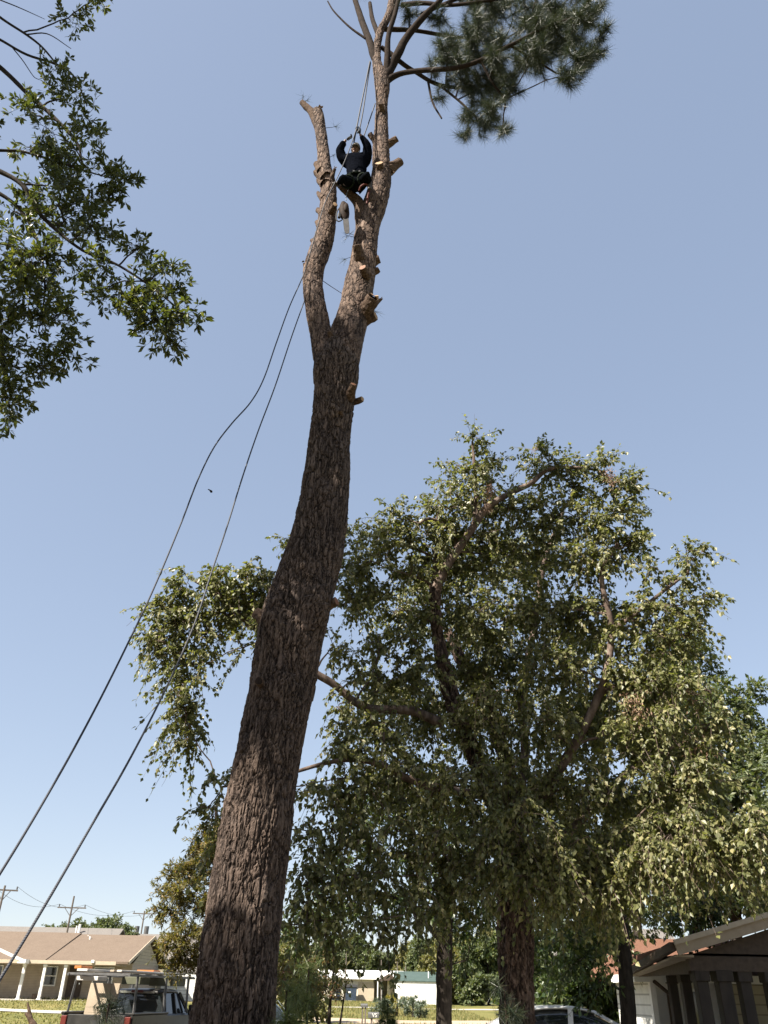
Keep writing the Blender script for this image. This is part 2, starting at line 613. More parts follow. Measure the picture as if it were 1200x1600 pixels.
M['soffit'] = mottled('soffit', (0.30, 0.24, 0.17), (0.38, 0.31, 0.23), 4, 0.7)
M['column_brown'] = mottled('column_brown', (0.022, 0.016, 0.012), (0.05, 0.037, 0.028), 7, 0.7, 0.004, (1, 1, 0.3))


# ------------------------------------------------------------------ setting: ground, road, paths
def ground_sheet(name, xs, ys, dz, mat):
    X, Y = np.meshgrid(xs, ys)
    Z = terrain(X, Y) + dz
    nx, ny = len(xs), len(ys)
    V = np.stack([X.ravel(), Y.ravel(), Z.ravel()], 1)
    i = np.arange(ny - 1)[:, None] * nx
    j = np.arange(nx - 1)[None, :]
    F = np.stack([i + j, i + j + 1, i + nx + j + 1, i + nx + j], -1).reshape(-1, 4)
    o = link(name, fast_mesh(name, V, F, [mat], None, True))
    o['kind'] = 'structure'
    return o


def lawn_material():
    m, t, b = newmat('lawn')
    v = coords(t)
    n1 = noise(t, v, 0.12, 4)
    n2 = noise(t, v, 1.7, 6, 0.75)
    r1 = ramp(t, n1, [(0.35, (0.12, 0.125, 0.04)), (0.55, (0.175, 0.16, 0.06)), (0.7, (0.25, 0.20, 0.09))])
    r2 = ramp(t, n2, [(0.3, (0.6, 0.65, 0.6)), (0.7, (1.25, 1.2, 1.15))])
    mx = N(t, 'ShaderNodeMix', data_type='RGBA', blend_type='MULTIPLY')
    mx.inputs[0].default_value = 1.0
    t.links.new(r1.outputs[0], mx.inputs[6])
    t.links.new(r2.outputs[0], mx.inputs[7])
    t.links.new(mx.outputs[2], b.inputs['Base Color'])
    b.inputs['Roughness'].default_value = 0.9
    b.inputs['Specular IOR Level'].default_value = 0.1
    bump(t, b, n2, 0.8, 0.08)
    return m


M['lawn'] = lawn_material()
M['gravel'] = mottled('gravel', (0.30, 0.225, 0.155), (0.44, 0.35, 0.26), 2.5, 0.9, 0.02)
M['concrete'] = mottled('concrete', (0.36, 0.33, 0.28), (0.48, 0.45, 0.39), 1.5, 0.85, 0.005)
gx = np.concatenate([np.linspace(-900, -80, 18), np.linspace(-75, 75, 101), np.linspace(80, 900, 18)])
gy = np.concatenate([np.linspace(-120, -10, 12), np.linspace(-8, 150, 120), np.linspace(156, 1600, 30)])
ground_sheet('ground', gx, gy, 0.0, M['lawn'])
ground_sheet('road', np.linspace(-8, 60, 60), np.linspace(61, 69, 9), 0.03, M['gravel'])
ground_sheet('footpath', np.linspace(-12, 60, 60), np.linspace(93, 95.2, 3), 0.03, M['concrete'])
ground_sheet('footpath', np.linspace(-60, -12, 50), np.linspace(46.5, 48, 4), 0.03, M['concrete'])
ground_sheet('driveway', np.linspace(2.0, 5.2, 6), np.linspace(2, 24, 30), 0.02, M['concrete'])


M['low_bounce_ground'] = mottled('low_bounce_ground', (0.028, 0.020, 0.013), (0.075, 0.055, 0.036), 3.0, 0.95, 0.03, spec=0.05)  # dark unseen ground added to lessen light bounced up from the lawn
ground_sheet('yard', np.linspace(-16, 1.9, 40), np.linspace(-14, 30, 60), 0.012, M['low_bounce_ground'])
ground_sheet('yard', np.linspace(5.3, 14, 20), np.linspace(-14, 30, 60), 0.012, M['low_bounce_ground'])


def grass_blades():
    n1, n2 = 16000, 20000
    x = np.concatenate([RNG.uniform(-30, -8, n1), RNG.uniform(-9, 9, n2)])
    y = np.concatenate([RNG.uniform(40, 60.2, n1), RNG.uniform(52, 120, n2)])
    bad = ((y > 60.5) & (y < 69.5) & (x > -8)) | ((y > 92.8) & (y < 95.5) & (x > -12)) | ((y > 46.2) & (y < 48.3) & (x < -11))
    x, y = x[~bad], y[~bad]
    z = terrain(x, y)
    n = len(x)
    a = RNG.uniform(0, 6.28, n)
    h = RNG.uniform(0.03, 0.10, n) * (1 + 1.2 * (y > 59))
    wd = RNG.uniform(0.02, 0.05, n)
    b0 = np.stack([x - np.cos(a) * wd, y - np.sin(a) * wd, z - 0.01], 1)
    b1 = np.stack([x + np.cos(a) * wd, y + np.sin(a) * wd, z - 0.01], 1)
    tp = np.stack([x + RNG.normal(0, 0.03, n), y + RNG.normal(0, 0.03, n), z + h], 1)
    V = np.stack([b0, b1, tp], 1).reshape(-1, 3)
    F = np.arange(3 * n).reshape(-1, 3)
    o = link('grass', fast_mesh('grass', V, F, [M['grass']]))
    tag(o, 'short dry green grass over the lawns', 'grass', kind='stuff')


grass_blades()


# ------------------------------------------------------------------ tree machinery
def unit(a):
    return a / (np.linalg.norm(a, axis=-1, keepdims=True) + 1e-9)


def leaves_geo(pos, d, nrm, L, W, wide=0.45, fold=0.12):
    d = unit(d)
    s = unit(np.cross(d, nrm))
    n = np.cross(s, d)
    L = L[:, None]
    W = W[:, None]
    mid = pos + d * L * wide
    V = np.stack([pos, mid + s * W * 0.5 + n * W * fold, pos + d * L, mid - s * W * 0.5 + n * W * fold], 1).reshape(-1, 3)
    k = np.arange(len(pos))[:, None] * 4
    F = np.stack([k + [[0, 1, 2]], k + [[0, 2, 3]]], 1).reshape(-1, 3)
    return V, F


def thin_tubes(A, B, r0, r1, sag=None):
    """many three-sided tapered tubes from A to B through a sagging middle"""
    n = len(A)
    Mid = (A + B) / 2 if sag is None else (A + B) / 2 + sag
    d = unit(B - A)
    ref = np.where(np.abs(d[:, 2:3]) < 0.9, np.array([[0, 0, 1.0]]), np.array([[1.0, 0, 0]]))
    s = unit(np.cross(d, ref))
    t = np.cross(d, s)
    V = []
    for P, r in ((A, r0), (Mid, (r0 + r1) / 2), (B, r1)):
        for k in range(3):
            a = k * 2.0944
            V.append(P + (s * math.cos(a) + t * math.sin(a)) * (r[:, None] if np.ndim(r) else r))
    V = np.stack(V, 1).reshape(-1, 3)
    F = []
    for i in (0, 3):
        for k in range(3):
            F.append([i + k, i + (k + 1) % 3, i + 3 + (k + 1) % 3, i + 3 + k])
    F = (np.arange(n)[:, None, None] * 9 + np.array(F)[None]).reshape(-1, 4)
    return V, F


class Skeleton:
    def __init__(self):
        self.P = np.zeros((0, 3))
        self.R = np.zeros(0)

    def add(self, P, R):
        self.P = np.vstack([self.P, P])
        self.R = np.concatenate([self.R, R])

    def near(self, T, up=1.2):
        d = np.linalg.norm(self.P - T, axis=1) + up * np.maximum(0, self.P[:, 2] - T[2] + 0.2)
        return int(np.argmin(d))


def reach(sk, T, rmax, m=7, arch=0.12, wob=0.05, rtip=0.006, up=1.2):
    i = sk.near(T, up)
    A = sk.P[i]
    L = np.linalg.norm(T - A) + 1e-6
    r0 = min(rmax, sk.R[i] * 0.75, 0.012 + 0.02 * L)
    t = np.linspace(0, 1, m)[:, None]
    c = (A + T) / 2 + np.array([0, 0, arch * L]) + RNG.normal(0, wob * L, 3)
    P = A * (1 - t) ** 2 + c * 2 * t * (1 - t) + T * t ** 2
    P[1:-1] += RNG.normal(0, wob * 0.35 * L, (m - 2, 3)) * 0.6
    R = np.linspace(max(r0, rtip), rtip, m)
    return P, R


def blob_world(b):
    px, py, rx, ry, D = b[:5]
    c = at(px, py, D)
    k = mpp(px, py, D)
    rd = b[5] if len(b) > 5 else (rx + ry) / 2 * k
    return c, rx * k, ry * k, rd


def sample_blob(c, rx, ry, rd, n, power=0.45):
    v = unit(RNG.normal(size=(n, 3))) * (RNG.uniform(0, 1, n) ** power)[:, None]
    return c + v[:, :1] * rx * _r + v[:, 1:2] * ry * _u + v[:, 2:3] * rd * np.array([0, 1.0, 0.15])


def grow_tree(root, sk, blobs, leaf_mat, bark_mat, sub_per_m2=3.0, twigs=5, twig_len=0.6, droop=0.5, leaves=12,
              leaf_len=0.07, leaf_w=0.6, wide=0.45, spread=1.0, hang=0.5, rosette=False, world_blobs=(), branch_r=0.05,
              twig_r=0.0035, petiole=0.02, up_pen=1.2, curl=0.0, min_sub=2, crown_name='crown', droop_z=None, sunward=0.5):
    """secondary branches from skeleton to each blob, sub branches inside it, twigs with leaves on those"""
    mb = MB()
    TA, TB, TS = [], [], []
    LP, LD, LN, LL = [], [], [], []
    bw = [blob_world(b) for b in blobs] + [(np.array(c, float), rx, rz, rd) for (c, rx, rz, rd) in world_blobs]
    bw.sort(key=lambda q: np.min(np.linalg.norm(sk.P - q[0], axis=1)))
    for (c, rx, ry, rd) in bw:
        P, R = reach(sk, c, branch_r, 8, 0.10, 0.06, 0.010, up_pen)
        mb.tube(P, R, 5)
        sk.add(P[2:], R[2:])
        local = Skeleton()
        local.add(P[3:], R[3:])
        n = max(min_sub, int(sub_per_m2 * (rx * ry * 3.14) * (0.6 + 0.4 * rd / max(0.3, (rx + ry) / 2))))
        T = sample_blob(c, rx, ry, rd, n)
        o = np.argsort(np.linalg.norm(T - c, axis=1))
        for q in T[o]:
            p, r = reach(local, q, 0.014, 5, 0.08, 0.08, 0.004, 0.3)
            mb.tube(p, r, 3, cap=False)
            local.add(p[2:], r[2:])
            # twigs
            k = twigs
            ti = RNG.uniform(0.25, 1.0, k)
            ti[0] = 1.0
            base = np.stack([np.interp(ti * 4, np.arange(5), p[:, a]) for a in range(3)], 1)
            tan = unit(p[-1] - p[0])
            d = unit(tan * 0.6 + RNG.normal(size=(k, 3)) * 0.75 * spread + np.array([0, 0, 0.15]))
            ln = twig_len * RNG.uniform(0.5, 1.25, k)[:, None]
            dz_ = droop if droop_z is None else np.interp(q[2], droop_z[0], droop_z[1])
            sagv = np.array([0, 0, -1.0]) * dz_ * ln
            end = base + d * ln + sagv
            TA.append(base)
            TB.append(end)
            TS.append(-sagv * 0.25)
            m = leaves
            if rosette:
                s = np.where(RNG.uniform(size=(k, m)) < 0.62, RNG.uniform(0.86, 1.0, (k, m)), RNG.uniform(0.2, 0.9, (k, m)))
            else:
                s = RNG.uniform(0.08, 1.0, (k, m))
            s3 = s[:, :, None]
            pos = base[:, None, :] + d[:, None, :] * ln[:, None, :] * s3 + sagv[:, None, :] * s3 ** 2
            tng = d[:, None, :] * ln[:, None, :] + 2 * sagv[:, None, :] * s3
            tng = unit(tng)
            rnd = RNG.normal(size=(k, m, 3))
            ld = unit(tng * 0.7 + rnd * 0.65 + np.array([0, 0, -1.0]) * hang)
            nn = unit(np.array([sx, sy, sz]) * sunward + np.array([0, 0, 1.0]) * 0.3 + RNG.normal(size=(k, m, 3)) * 0.6)
            pos = pos + ld * petiole
            LP.append(pos.reshape(-1, 3))
            LD.append(ld.reshape(-1, 3))
            LN.append(nn.reshape(-1, 3))
    A, B, S = np.concatenate(TA), np.concatenate(TB), np.concatenate(TS)
    V, F = thin_tubes(A, B, np.full(len(A), twig_r * 1.5), np.full(len(A), twig_r * 0.6), S)
    mb.add(V, F)
    ob = mb.build('branches', bark_mat, root)
    ob['kind'] = 'stuff'
    P, D_, Nn = np.concatenate(LP), np.concatenate(LD), np.concatenate(LN)
    L = leaf_len * np.clip(RNG.normal(1.0, 0.24, len(P)), 0.45, 1.6)
    V, F = leaves_geo(P, D_, Nn, L, L * leaf_w, wide)
    oc = link(crown_name, fast_mesh(crown_name, V, F, [leaf_mat]), root)
    oc['kind'] = 'stuff'
    return len(P)


def limb_part(root, sk, pts, name='limb', mat=None, n=10, step=0.18, rough=0.06):
    """pts rows: x y z r ; adds a tapered limb with uneven bark as its own mesh"""
    p = np.asarray(pts, float)
    L = np.sum(np.linalg.norm(np.diff(p[:, :3], axis=0), axis=1))
    m = max(6, int(L / step))
    q = spline(p, m)
    P, R = q[:, :3], np.maximum(q[:, 3], 0.004)
    V, F, C = tube(P, R, n)
    cen = np.repeat(P, n, 0)
    d = unit(V - cen)
    V = V + d * (fbm(V * np.array([9, 9, 4.0]), 5, 3) * rough * np.repeat(R, n))[:, None] * 2
    mb = MB()
    mb.add(V, F)
    o = mb.build(name, mat, root, smooth=True)
    if sk is not None:
        sk.add(P, R)
    return o


def limb_px(pts):
    """rows px,py,D,halfwidth_px -> world rows x y z r"""
    return [[*at(a, b, D), h * mpp(a, b, D)] for a, b, D, h in pts]


def bark_tube(name, root, pts, mat, n, step, cell, depth, taper_stretch=0.34, cap=False, lump=0.05, seed=3, flare=False, knots=(), fiss=11.0, fine_amp=0.30):
    """high-detail trunk: world rows x y z r, furrowed plates as real relief"""
    p = np.asarray(pts, float)
    L = np.sum(np.linalg.norm(np.diff(p[:, :3], axis=0), axis=1))
    m = int(L / step)
    q = spline(p, m)
    P, R = q[:, :3], q[:, 3]
    V, F, C = tube(P, R, n)
    cen = np.repeat(P, n, 0)
    Rr = np.repeat(R, n)
    d = unit(V - cen)
    low = fbm(V * np.array([2.2, 2.2, 1.1]), seed + 20, 3)
    V = V + d * (low * lump * Rr * 2.2)[:, None]
    if flare:
        th = np.arctan2(d[:, 1], d[:, 0])
        fl = np.clip(1 - V[:, 2] / 1.2, 0, 1) ** 2
        V = V + d * (fl * (0.12 + 0.1 * np.sin(th * 5 + 0.7)))[:, None]
    for (kc, kr, kh) in knots:
        dd = np.linalg.norm((V - np.array(kc)) * np.array([1, 1, 0.7]), axis=1)
        V = V + d * (kh * np.exp(-(dd / kr) ** 2))[:, None]
    warp = np.stack([fbm(V * 3.5, seed + 1, 3), fbm(V * 3.5, seed + 4, 3), fbm(V * 3.5 * np.array([1, 1, 0.5]), seed + 8, 3)], 1)
    S = np.array([1, 1, taper_stretch]) / cell
    f1, f2, idd = worley(V * S + warp * 0.7, seed)
    g1, g2, id2 = worley(V * S * np.array([2.1, 2.1, 2.6]) + warp * 0.9 + 5.0, seed + 31)
    plate = smooth01((f2 - f1) / 0.13)
    sub = smooth01((g2 - g1) / 0.12)
    fis = smooth01(np.abs(fbm(V * np.array([1, 1, 0.2]) * fiss + warp * 0.8, seed + 60, 3)) / 0.15)
    fine = fbm(V * np.array([40, 40, 14.0]), seed + 40, 3)
    flat = np.minimum(plate, 0.35 + 0.65 * fis)
    rel = flat * (0.55 + 0.45 * idd) + 0.30 * sub * flat * id2 + fine_amp * fine + 0.25 * fis
    st = rel * 5.0
    fr_ = st - np.floor(st)
    rel = 0.35 * rel + 0.65 * (np.floor(st) + smooth01((fr_ - 0.35) / 0.3)) / 5.0
    V = V + d * (depth * (rel - 0.85))[:, None]
    hue = np.clip(0.50 * idd + 0.40 * id2 + 0.22 * fbm(V * np.array([9, 9, 5.0]), seed + 50, 2), 0, 1)
    plate = np.minimum(plate, fis)
    Fl = [F]
    VV = V
    pl = plate * (0.55 + 0.45 * sub)
    if cap:
        VV = np.vstack([V, P[-1:] - C[1][-1:] * 0.02])
        b0 = (m - 1) * n
        Fl.append(np.array([[len(V), b0 + i, b0 + (i + 1) % n] for i in range(n)]))
        pl = np.append(pl, 1)
        hue = np.append(hue, 1)
    me = fast_mesh(name, VV, Fl, [mat], None, False, {'plate': pl, 'hue': hue})
    return link(name, me, root)


# ------------------------------------------------------------------ the pine being taken down
PD = 10.0
edges = [(1600, 297, 430), (1500, 311, 433), (1400, 328, 441), (1300, 345, 455), (1200, 365, 468), (1100, 385, 487), (1030, 398, 499), (960, 411, 512),
         (900, 433, 526), (850, 450, 535), (800, 465, 541), (740, 475, 545), (680, 483, 548), (620, 491, 555), (580, 491, 562), (555, 497, 556), (530, 508, 541), (518, 517, 528)]
tr = []
for (y, l, r) in edges:
    c = at((l + r) / 2, y, PD)
    tr.append([*c, (r - l) / 2 * mpp((l + r) / 2, y, PD)])
c0 = np.array(tr[0])
dirn = (np.array(tr[1]) - c0)
pb = c0 - dirn * (c0[2] / dirn[2])
trunk_rows = [[pb[0], pb[1], -0.15, 0.56], [*(pb[:3] * 0.55 + c0[:3] * 0.45), 0.5]] + tr
pine = thing('pine_tree', 'tall forked pine with its branches cut off, standing in the middle', 'tree', (pb[0], pb[1], 0))


def stem_rows(rows, D):
    return [[*at((l + r) / 2, y, D), (r - l) / 2 * mpp((l + r) / 2, y, D)] for (y, l, r) in rows]


bark_tube('trunk', pine, trunk_rows, M['pine_bark'], 230, 0.0135, 0.066, 0.027, taper_stretch=0.14, fiss=15.0, flare=True, seed=3,
          knots=[(at(505, 945, 9.7), 0.22, 0.10), (at(420, 960, 9.6), 0.25, 0.07), (at(440, 1065, 9.55), 0.16, 0.05), (at(508, 765, 9.6), 0.12, 0.05), (at(530, 640, 9.65), 0.12, 0.05)])
left_rows = stem_rows([(660, 492, 540), (610, 491, 540), (570, 490, 534), (540, 487, 526), (510, 482, 518), (480, 477, 510), (450, 474, 505), (420, 475, 507), (390, 484, 517), (360, 494, 523),
                       (320, 500, 527), (290, 501, 525), (262, 497, 517), (240, 496, 514), (200, 491, 510), (182, 488, 507), (174, 488, 505)], PD - 0.02)
bark_tube('limb', pine, left_rows, M['pine_bark_upper'], 96, 0.016, 0.10, 0.011, cap=True, seed=17, taper_stretch=0.42, fiss=13.0, lump=0.09, fine_amp=0.10)
right_rows = stem_rows([(660, 498, 546), (610, 504, 556), (570, 510, 563), (540, 514, 569), (510, 519, 574), (480, 529, 580), (450, 537, 584), (416, 546, 588), (380, 552, 589), (350, 558, 594),
                        (320, 566, 603), (280, 579, 611), (240, 583, 608), (200, 585, 607), (160, 587, 606), (138, 586, 609), (122, 585, 607), (100, 582, 597), (80, 582, 595), (50, 588, 600), (20, 603, 614), (-30, 612, 624),
                        (-90, 615, 623)], PD)
bark_tube('limb', pine, right_rows, M['pine_bark_upper'], 96, 0.016, 0.10, 0.011, cap=True, seed=29, taper_stretch=0.42, fiss=13.0, lump=0.09, fine_amp=0.10)

PSK = Skeleton()
psp = spline(right_rows, 160)
PSK.add(psp[110:, :3], psp[110:, 3])


def cut_stub(a, b, r0, r1, wood='cut_wood', jag=0.0, parent=None):
    """short sawn branch stub from a to b with bark sides and a pale cut end"""
    a, b = np.array(a, float), np.array(b, float)
    a = a + unit(a - b) * r0 * 0.9 + np.array([0, 0.03, -0.01])
    b = a + (b - a) * 0.9
    r1 = r1 * 0.88
    P = spline(np.array([a, (a + b) / 2 + np.array([0, 0, -0.02]), b]), 7)
    R = r1 * 0.92 + (r0 * 1.12 - r1 * 0.92) * np.linspace(1, 0, 7) ** 1.8
    n = 16
    V, F, C = tube(P, R, n)
    cen = np.repeat(P, n, 0)
    dd = unit(V - cen)
    V = V + dd * ((fbm(V * 24, 9, 3) * 0.34 + fbm(V * 60, 19, 2) * 0.16) * np.repeat(R, n))[:, None]
    mb = MB()
    mb.add(V, F, 0)
    ring = V[-n:]
    tan = unit(b - a)
    ce = ring.mean(0)
    inner = ce + (ring - ce) * 0.86 + tan * 0.006
    k = np.arange(n)
    mb.add(np.vstack([ring, inner]), np.stack([k, (k + 1) % n, n + (k + 1) % n, n + k], 1), 0)
    inn = inner + tan[None] * (RNG.uniform(0, jag, n)[:, None] if jag else 0)
    top = np.vstack([inn, (ce + tan * (0.008 + jag * 0.4))[None]])
    mb.add(top, np.stack([k, (k + 1) % n, np.full(n, n)], 1), 1)
    return mb.build('branch_stub', [M['stub_bark'], M[wood]], parent or pine, smooth=False)


def px_stub(x0, y0, x1, y1, h0, h1, D0=PD, D1=PD, wood='cut_wood', jag=0.0):
    return cut_stub(at(x0, y0, D0), at(x1, y1, D1), h0 * mpp(x0, y0, D0), h1 * mpp(x1, y1, D1), wood, jag)


px_stub(505, 945, 529, 938, 13, 9, 9.9, 9.8, 'cut_wood_red')
px_stub(425, 975, 397, 955, 15, 11, 9.8, 9.95)
px_stub(412, 1066, 404, 1064, 11, 9, 9.75, 9.5, 'limb_bark')
px_stub(552, 625, 568, 623, 7, 6, 10, 9.9)
px_stub(548, 612, 553, 598, 9, 6, 9.75, 9.6, 'cut_wood_red')
px_stub(534, 646, 531, 640, 6, 4, 9.75, 9.62, 'limb_bark')
px_stub(570, 497, 590, 492, 13, 9, 10, 9.9)
px_stub(572, 482, 585, 462, 13, 13, 9.85, 9.65, 'cut_wood', 0.06)
px_stub(580, 478, 597, 466, 7, 3, 10.1, 10.1, 'cut_wood', 0.05)
px_stub(578, 425, 594, 420, 6, 6, 10, 9.95)
px_stub(575, 408, 596, 404, 13, 8, 10, 9.95)
px_stub(562, 398, 558, 380, 9, 9, 9.75, 9.6, 'cut_wood')
px_stub(571, 425, 566, 416, 7, 7, 9.7, 9.55, 'cut_wood_red')
px_stub(607, 262, 629, 250, 12, 8, 10, 9.98)
px_stub(603, 225, 623, 215, 9, 6, 10, 9.9, 'cut_wood_red')
px_stub(606, 262, 617, 270, 3, 2, 10, 9.95)
px_stub(589, 220, 576, 208, 6, 5, 9.95, 9.9)
px_stub(594, 262, 592, 253, 9, 8, 9.82, 9.7, 'cut_wood')
px_stub(596, 170, 595, 161, 5, 5, 9.85, 9.75, 'cut_wood')
px_stub(502, 264, 494, 255, 8, 6, 9.95, 10.1)
px_stub(507, 275, 493, 269, 9, 7, 9.9, 10.1)
px_stub(507, 285, 498, 281, 8, 7, 9.9, 10.1)
px_stub(505, 308, 496, 301, 6, 4, 9.9, 10.05)
px_stub(505, 332, 496, 328, 6, 5, 9.9, 10.1)
px_stub(500, 350, 494, 346, 5, 4, 9.9, 10.1)
px_stub(495, 380, 487, 375, 5, 4, 9.9, 10.1)
px_stub(518, 275, 524, 262, 6, 3, 9.85, 9.75, 'cut_wood', 0.05)
px_stub(520, 325, 524, 318, 6, 5, 9.7, 9.55, 'cut_wood')
px_stub(480, 424, 474, 410, 4, 2, 9.95, 9.9)
px_stub(519, 526, 514, 516, 8, 5, 9.8, 9.72, 'cut_wood_red')
px_stub(497, 178, 500, 170, 7, 5, 9.95, 9.9, 'cut_wood', 0.12)
# short live stub the climber stands against
limb_part(pine, None, limb_px([(568, 372, 10, 12), (566, 340, 10, 11), (560, 318, 9.98, 9), (548, 304, 9.9, 7), (536, 294, 9.8, 6), (530, 288, 9.75, 5)]), 'limb', M['stub_bark'], 14, 0.05, 0.10)
limb_part(pine, None, limb_px([(499, 204, 10, 7), (494, 188, 10, 7), (487, 175, 10, 6), (478, 166, 10, 5), (472, 160, 10, 4.5)]), 'limb', M['stub_bark'], 12, 0.04, 0.12)

# upper branches of the pine, still carrying needles
PB = [
    [(599, 124, 10, 9), (611, 105, 10, 7.5), (620, 88, 9.9, 7), (636, 58, 9.8, 6), (663, 25, 9.6, 5), (688, 0, 9.5, 4), (712, -34, 9.4, 3)],
    [(603, 118, 10, 6), (605, 90, 9.9, 5), (607, 55, 9.8, 4), (617, 22, 9.7, 3.5), (627, -20, 9.6, 3)],
    [(588, 98, 10, 5), (583, 84, 10, 6), (578, 66, 10, 5.5), (566, 34, 10.1, 5), (555, 0, 10.2, 4), (544, -40, 10.3, 3)],
    [(590, 52, 10, 4), (582, 30, 10.2, 3.5), (578, 5, 10.3, 3)],
    [(600, 132, 10, 5), (612, 121, 9.97, 5), (630, 114, 9.9, 4.2), (659, 110, 9.7, 4), (713, 106, 9.4, 3.7), (751, 94, 9.2, 3.4), (797, 71, 9, 3), (855, 42, 8.8, 2.4), (893, 29, 8.6, 2)],
    [(596, 74, 10, 3.5), (609, 83, 10.05, 4), (630, 100, 10.1, 3.5), (647, 111, 10.2, 3.2), (688, 133, 10.4, 3), (751, 139, 10.7, 2.2)],
    [(598, 46, 10, 3.5), (611, 46, 10.05, 4), (640, 47, 10.1, 3.2), (663, 50, 10.2, 3), (713, 58, 10.4, 2.6), (788, 62, 10.8, 2)],
    [(628, 8, 10, 4), (660, 5, 9.8, 3.5), (705, 8, 9.6, 3), (771, 0, 9.3, 2.4), (850, -12, 9, 2)],
    [(660, 22, 9.6, 3.4), (690, 8, 9.9, 3), (740, -10, 10.4, 2.6), (810, -20, 10.8, 2)],
    [(669, 128, 10.3, 2), (676, 160, 10.3, 1.6), (690, 185, 10.2, 1.3)],
    [(688, 134, 10.4, 2.2), (720, 160, 10.3, 1.8), (745, 185, 10.2, 1.4)],
    [(751, 94, 9.2, 2.4), (770, 130, 9.4, 2), (790, 155, 9.6, 1.5)],
    [(797, 71, 9, 2), (830, 90, 9.2, 1.8), (870, 115, 9.4, 1.4)],
    [(855, 42, 8.8, 2), (885, 65, 9, 1.7), (915, 95, 9.2, 1.2)],
    [(571, 60, 10, 2), (546, 42, 10, 1.6), (522, 18, 10, 1.2), (512, 2, 10, 1)],
]
for rows in PB:
    limb_part(pine, PSK, limb_px(rows), 'limb', M['limb_bark'], 9, 0.09, 0.05)


def needle_tufts(P, D_, n=70, length=0.19, width=0.0045, brush=0.22):
    """bottle-brush tufts: P tips, D_ shoot directions"""
    k = len(P)
    D_ = unit(D_)
    s = RNG.uniform(0, 1, (k, n, 1))
    base = P[:, None, :] - D_[:, None, :] * brush * s
    rnd = unit(RNG.normal(size=(k, n, 3)))
    nd = unit(D_[:, None, :] * (0.75 - 0.25 * s) + rnd * 0.75 + np.array([0, 0, -0.10]))
    L = length * RNG.uniform(0.7, 1.15, (k, n, 1))
    tip = base + nd * L + np.array([0, 0, -0.02])
    side = unit(np.cross(nd, RNG.normal(size=(k, n, 3)))) * width * 0.5
    V = np.stack([base - side, base + side, tip], 2).reshape(-1, 3)
    return V, np.arange(len(V)).reshape(-1, 3)


def pine_crown(root, sk, blobs, density, mat, n=70, length=0.19, width=0.0045, world=(), name='crown', bark='limb_bark', droopy=0.0):
    mb = MB()
    tips, dirs = [], []
    bw = [blob_world(b) for b in blobs] + list(world)
    for (c, rx, ry, rd) in bw:
        c = np.asarray(c, float)
        P, R = reach(sk, c, 0.02, 6, -0.03, 0.05, 0.007, 0.3)
        mb.tube(P, R, 4, cap=False)
        loc = Skeleton()
        loc.add(P[2:], R[2:])
        cnt = max(3, int(density * rx * ry * 3.14))
        T = sample_blob(c, rx, ry, rd, cnt)
        for q in T[np.argsort(np.linalg.norm(T - c, axis=1))]:
            p, r = reach(loc, q, 0.009, 5, -0.06, 0.07, 0.0045, 0.2)
            mb.tube(p, r, 3, cap=False)
            loc.add(p[2:], r[2:])
            tips.append(p[-1])
            dirs.append(unit(p[-1] - p[-3]) + np.array([0, 0, 0.15 - droopy]))
            if np.linalg.norm(p[-1] - p[0]) > 0.35:
                tips.append(p[-2])
                dirs.append(unit(p[-1] - p[0]) + RNG.normal(size=3) * 0.5)
    ob = mb.build('branches', M[bark], root)
    ob['kind'] = 'stuff'
    V, F = needle_tufts(np.array(tips), np.array(dirs), n, length, width)
    o = link(name, fast_mesh(name, V, F, [mat]), root)
    o['kind'] = 'stuff'


pblobs = [(640, 20, 20, 18, 9.8), (685, 35, 22, 18, 9.8), (742, 50, 34, 36, 9.9), (770, 12, 46, 26, 9.6), (780, 75, 36, 22, 9.4), (830, 30, 40, 34, 9.2), (835, 78, 34, 26, 9.2),
          (880, 60, 34, 32, 9), (905, 28, 30, 30, 8.9), (925, 85, 24, 26, 9), (890, 115, 24, 20, 9.3), (868, 20, 30, 24, 9.4), (930, 12, 22, 18, 8.8), (770, 120, 34, 24, 9.8), (795, 140, 28, 16, 9.9), (745, 140, 30, 26, 10.2),
          (770, 165, 22, 20, 10.1), (755, 190, 30, 16, 10.1), (785, 198, 16, 12, 10.1), (728, 208, 16, 9, 10.2), (700, 80, 34, 26, 9.9), (725, 100, 26, 24, 9.7), (690, 150, 14, 14, 10.3), (820, -30, 60, 30, 9.6), (730, -30, 50, 26, 9.8), (900, -30, 40, 30, 9.2),
          (640, -40, 40, 26, 9.8), (560, -40, 30, 30, 10.2), (600, -90, 60, 40, 10.1), (700, -90, 60, 40, 9.8)]
pblobs += [(x, y + 4, rx * 0.9, ry * 0.9, D + (0.7 if i % 2 else -0.6)) for i, (x, y, rx, ry, D) in enumerate(pblobs[:23]) if x > 690] + [(830, 100, 36, 24, 9.4), (800, 115, 30, 22, 9.2), (850, 60, 40, 30, 9), (900, 90, 30, 26, 8.8), (760, 90, 36, 30, 9.6), (940, 50, 18, 26, 8.7), (730, 175, 20, 18, 10.2), (705, 120, 18, 18, 10.2), (680, 100, 16, 16, 10)]
pine_crown(pine, PSK, pblobs, 56, M['needle'], 90, 0.25, 0.006)
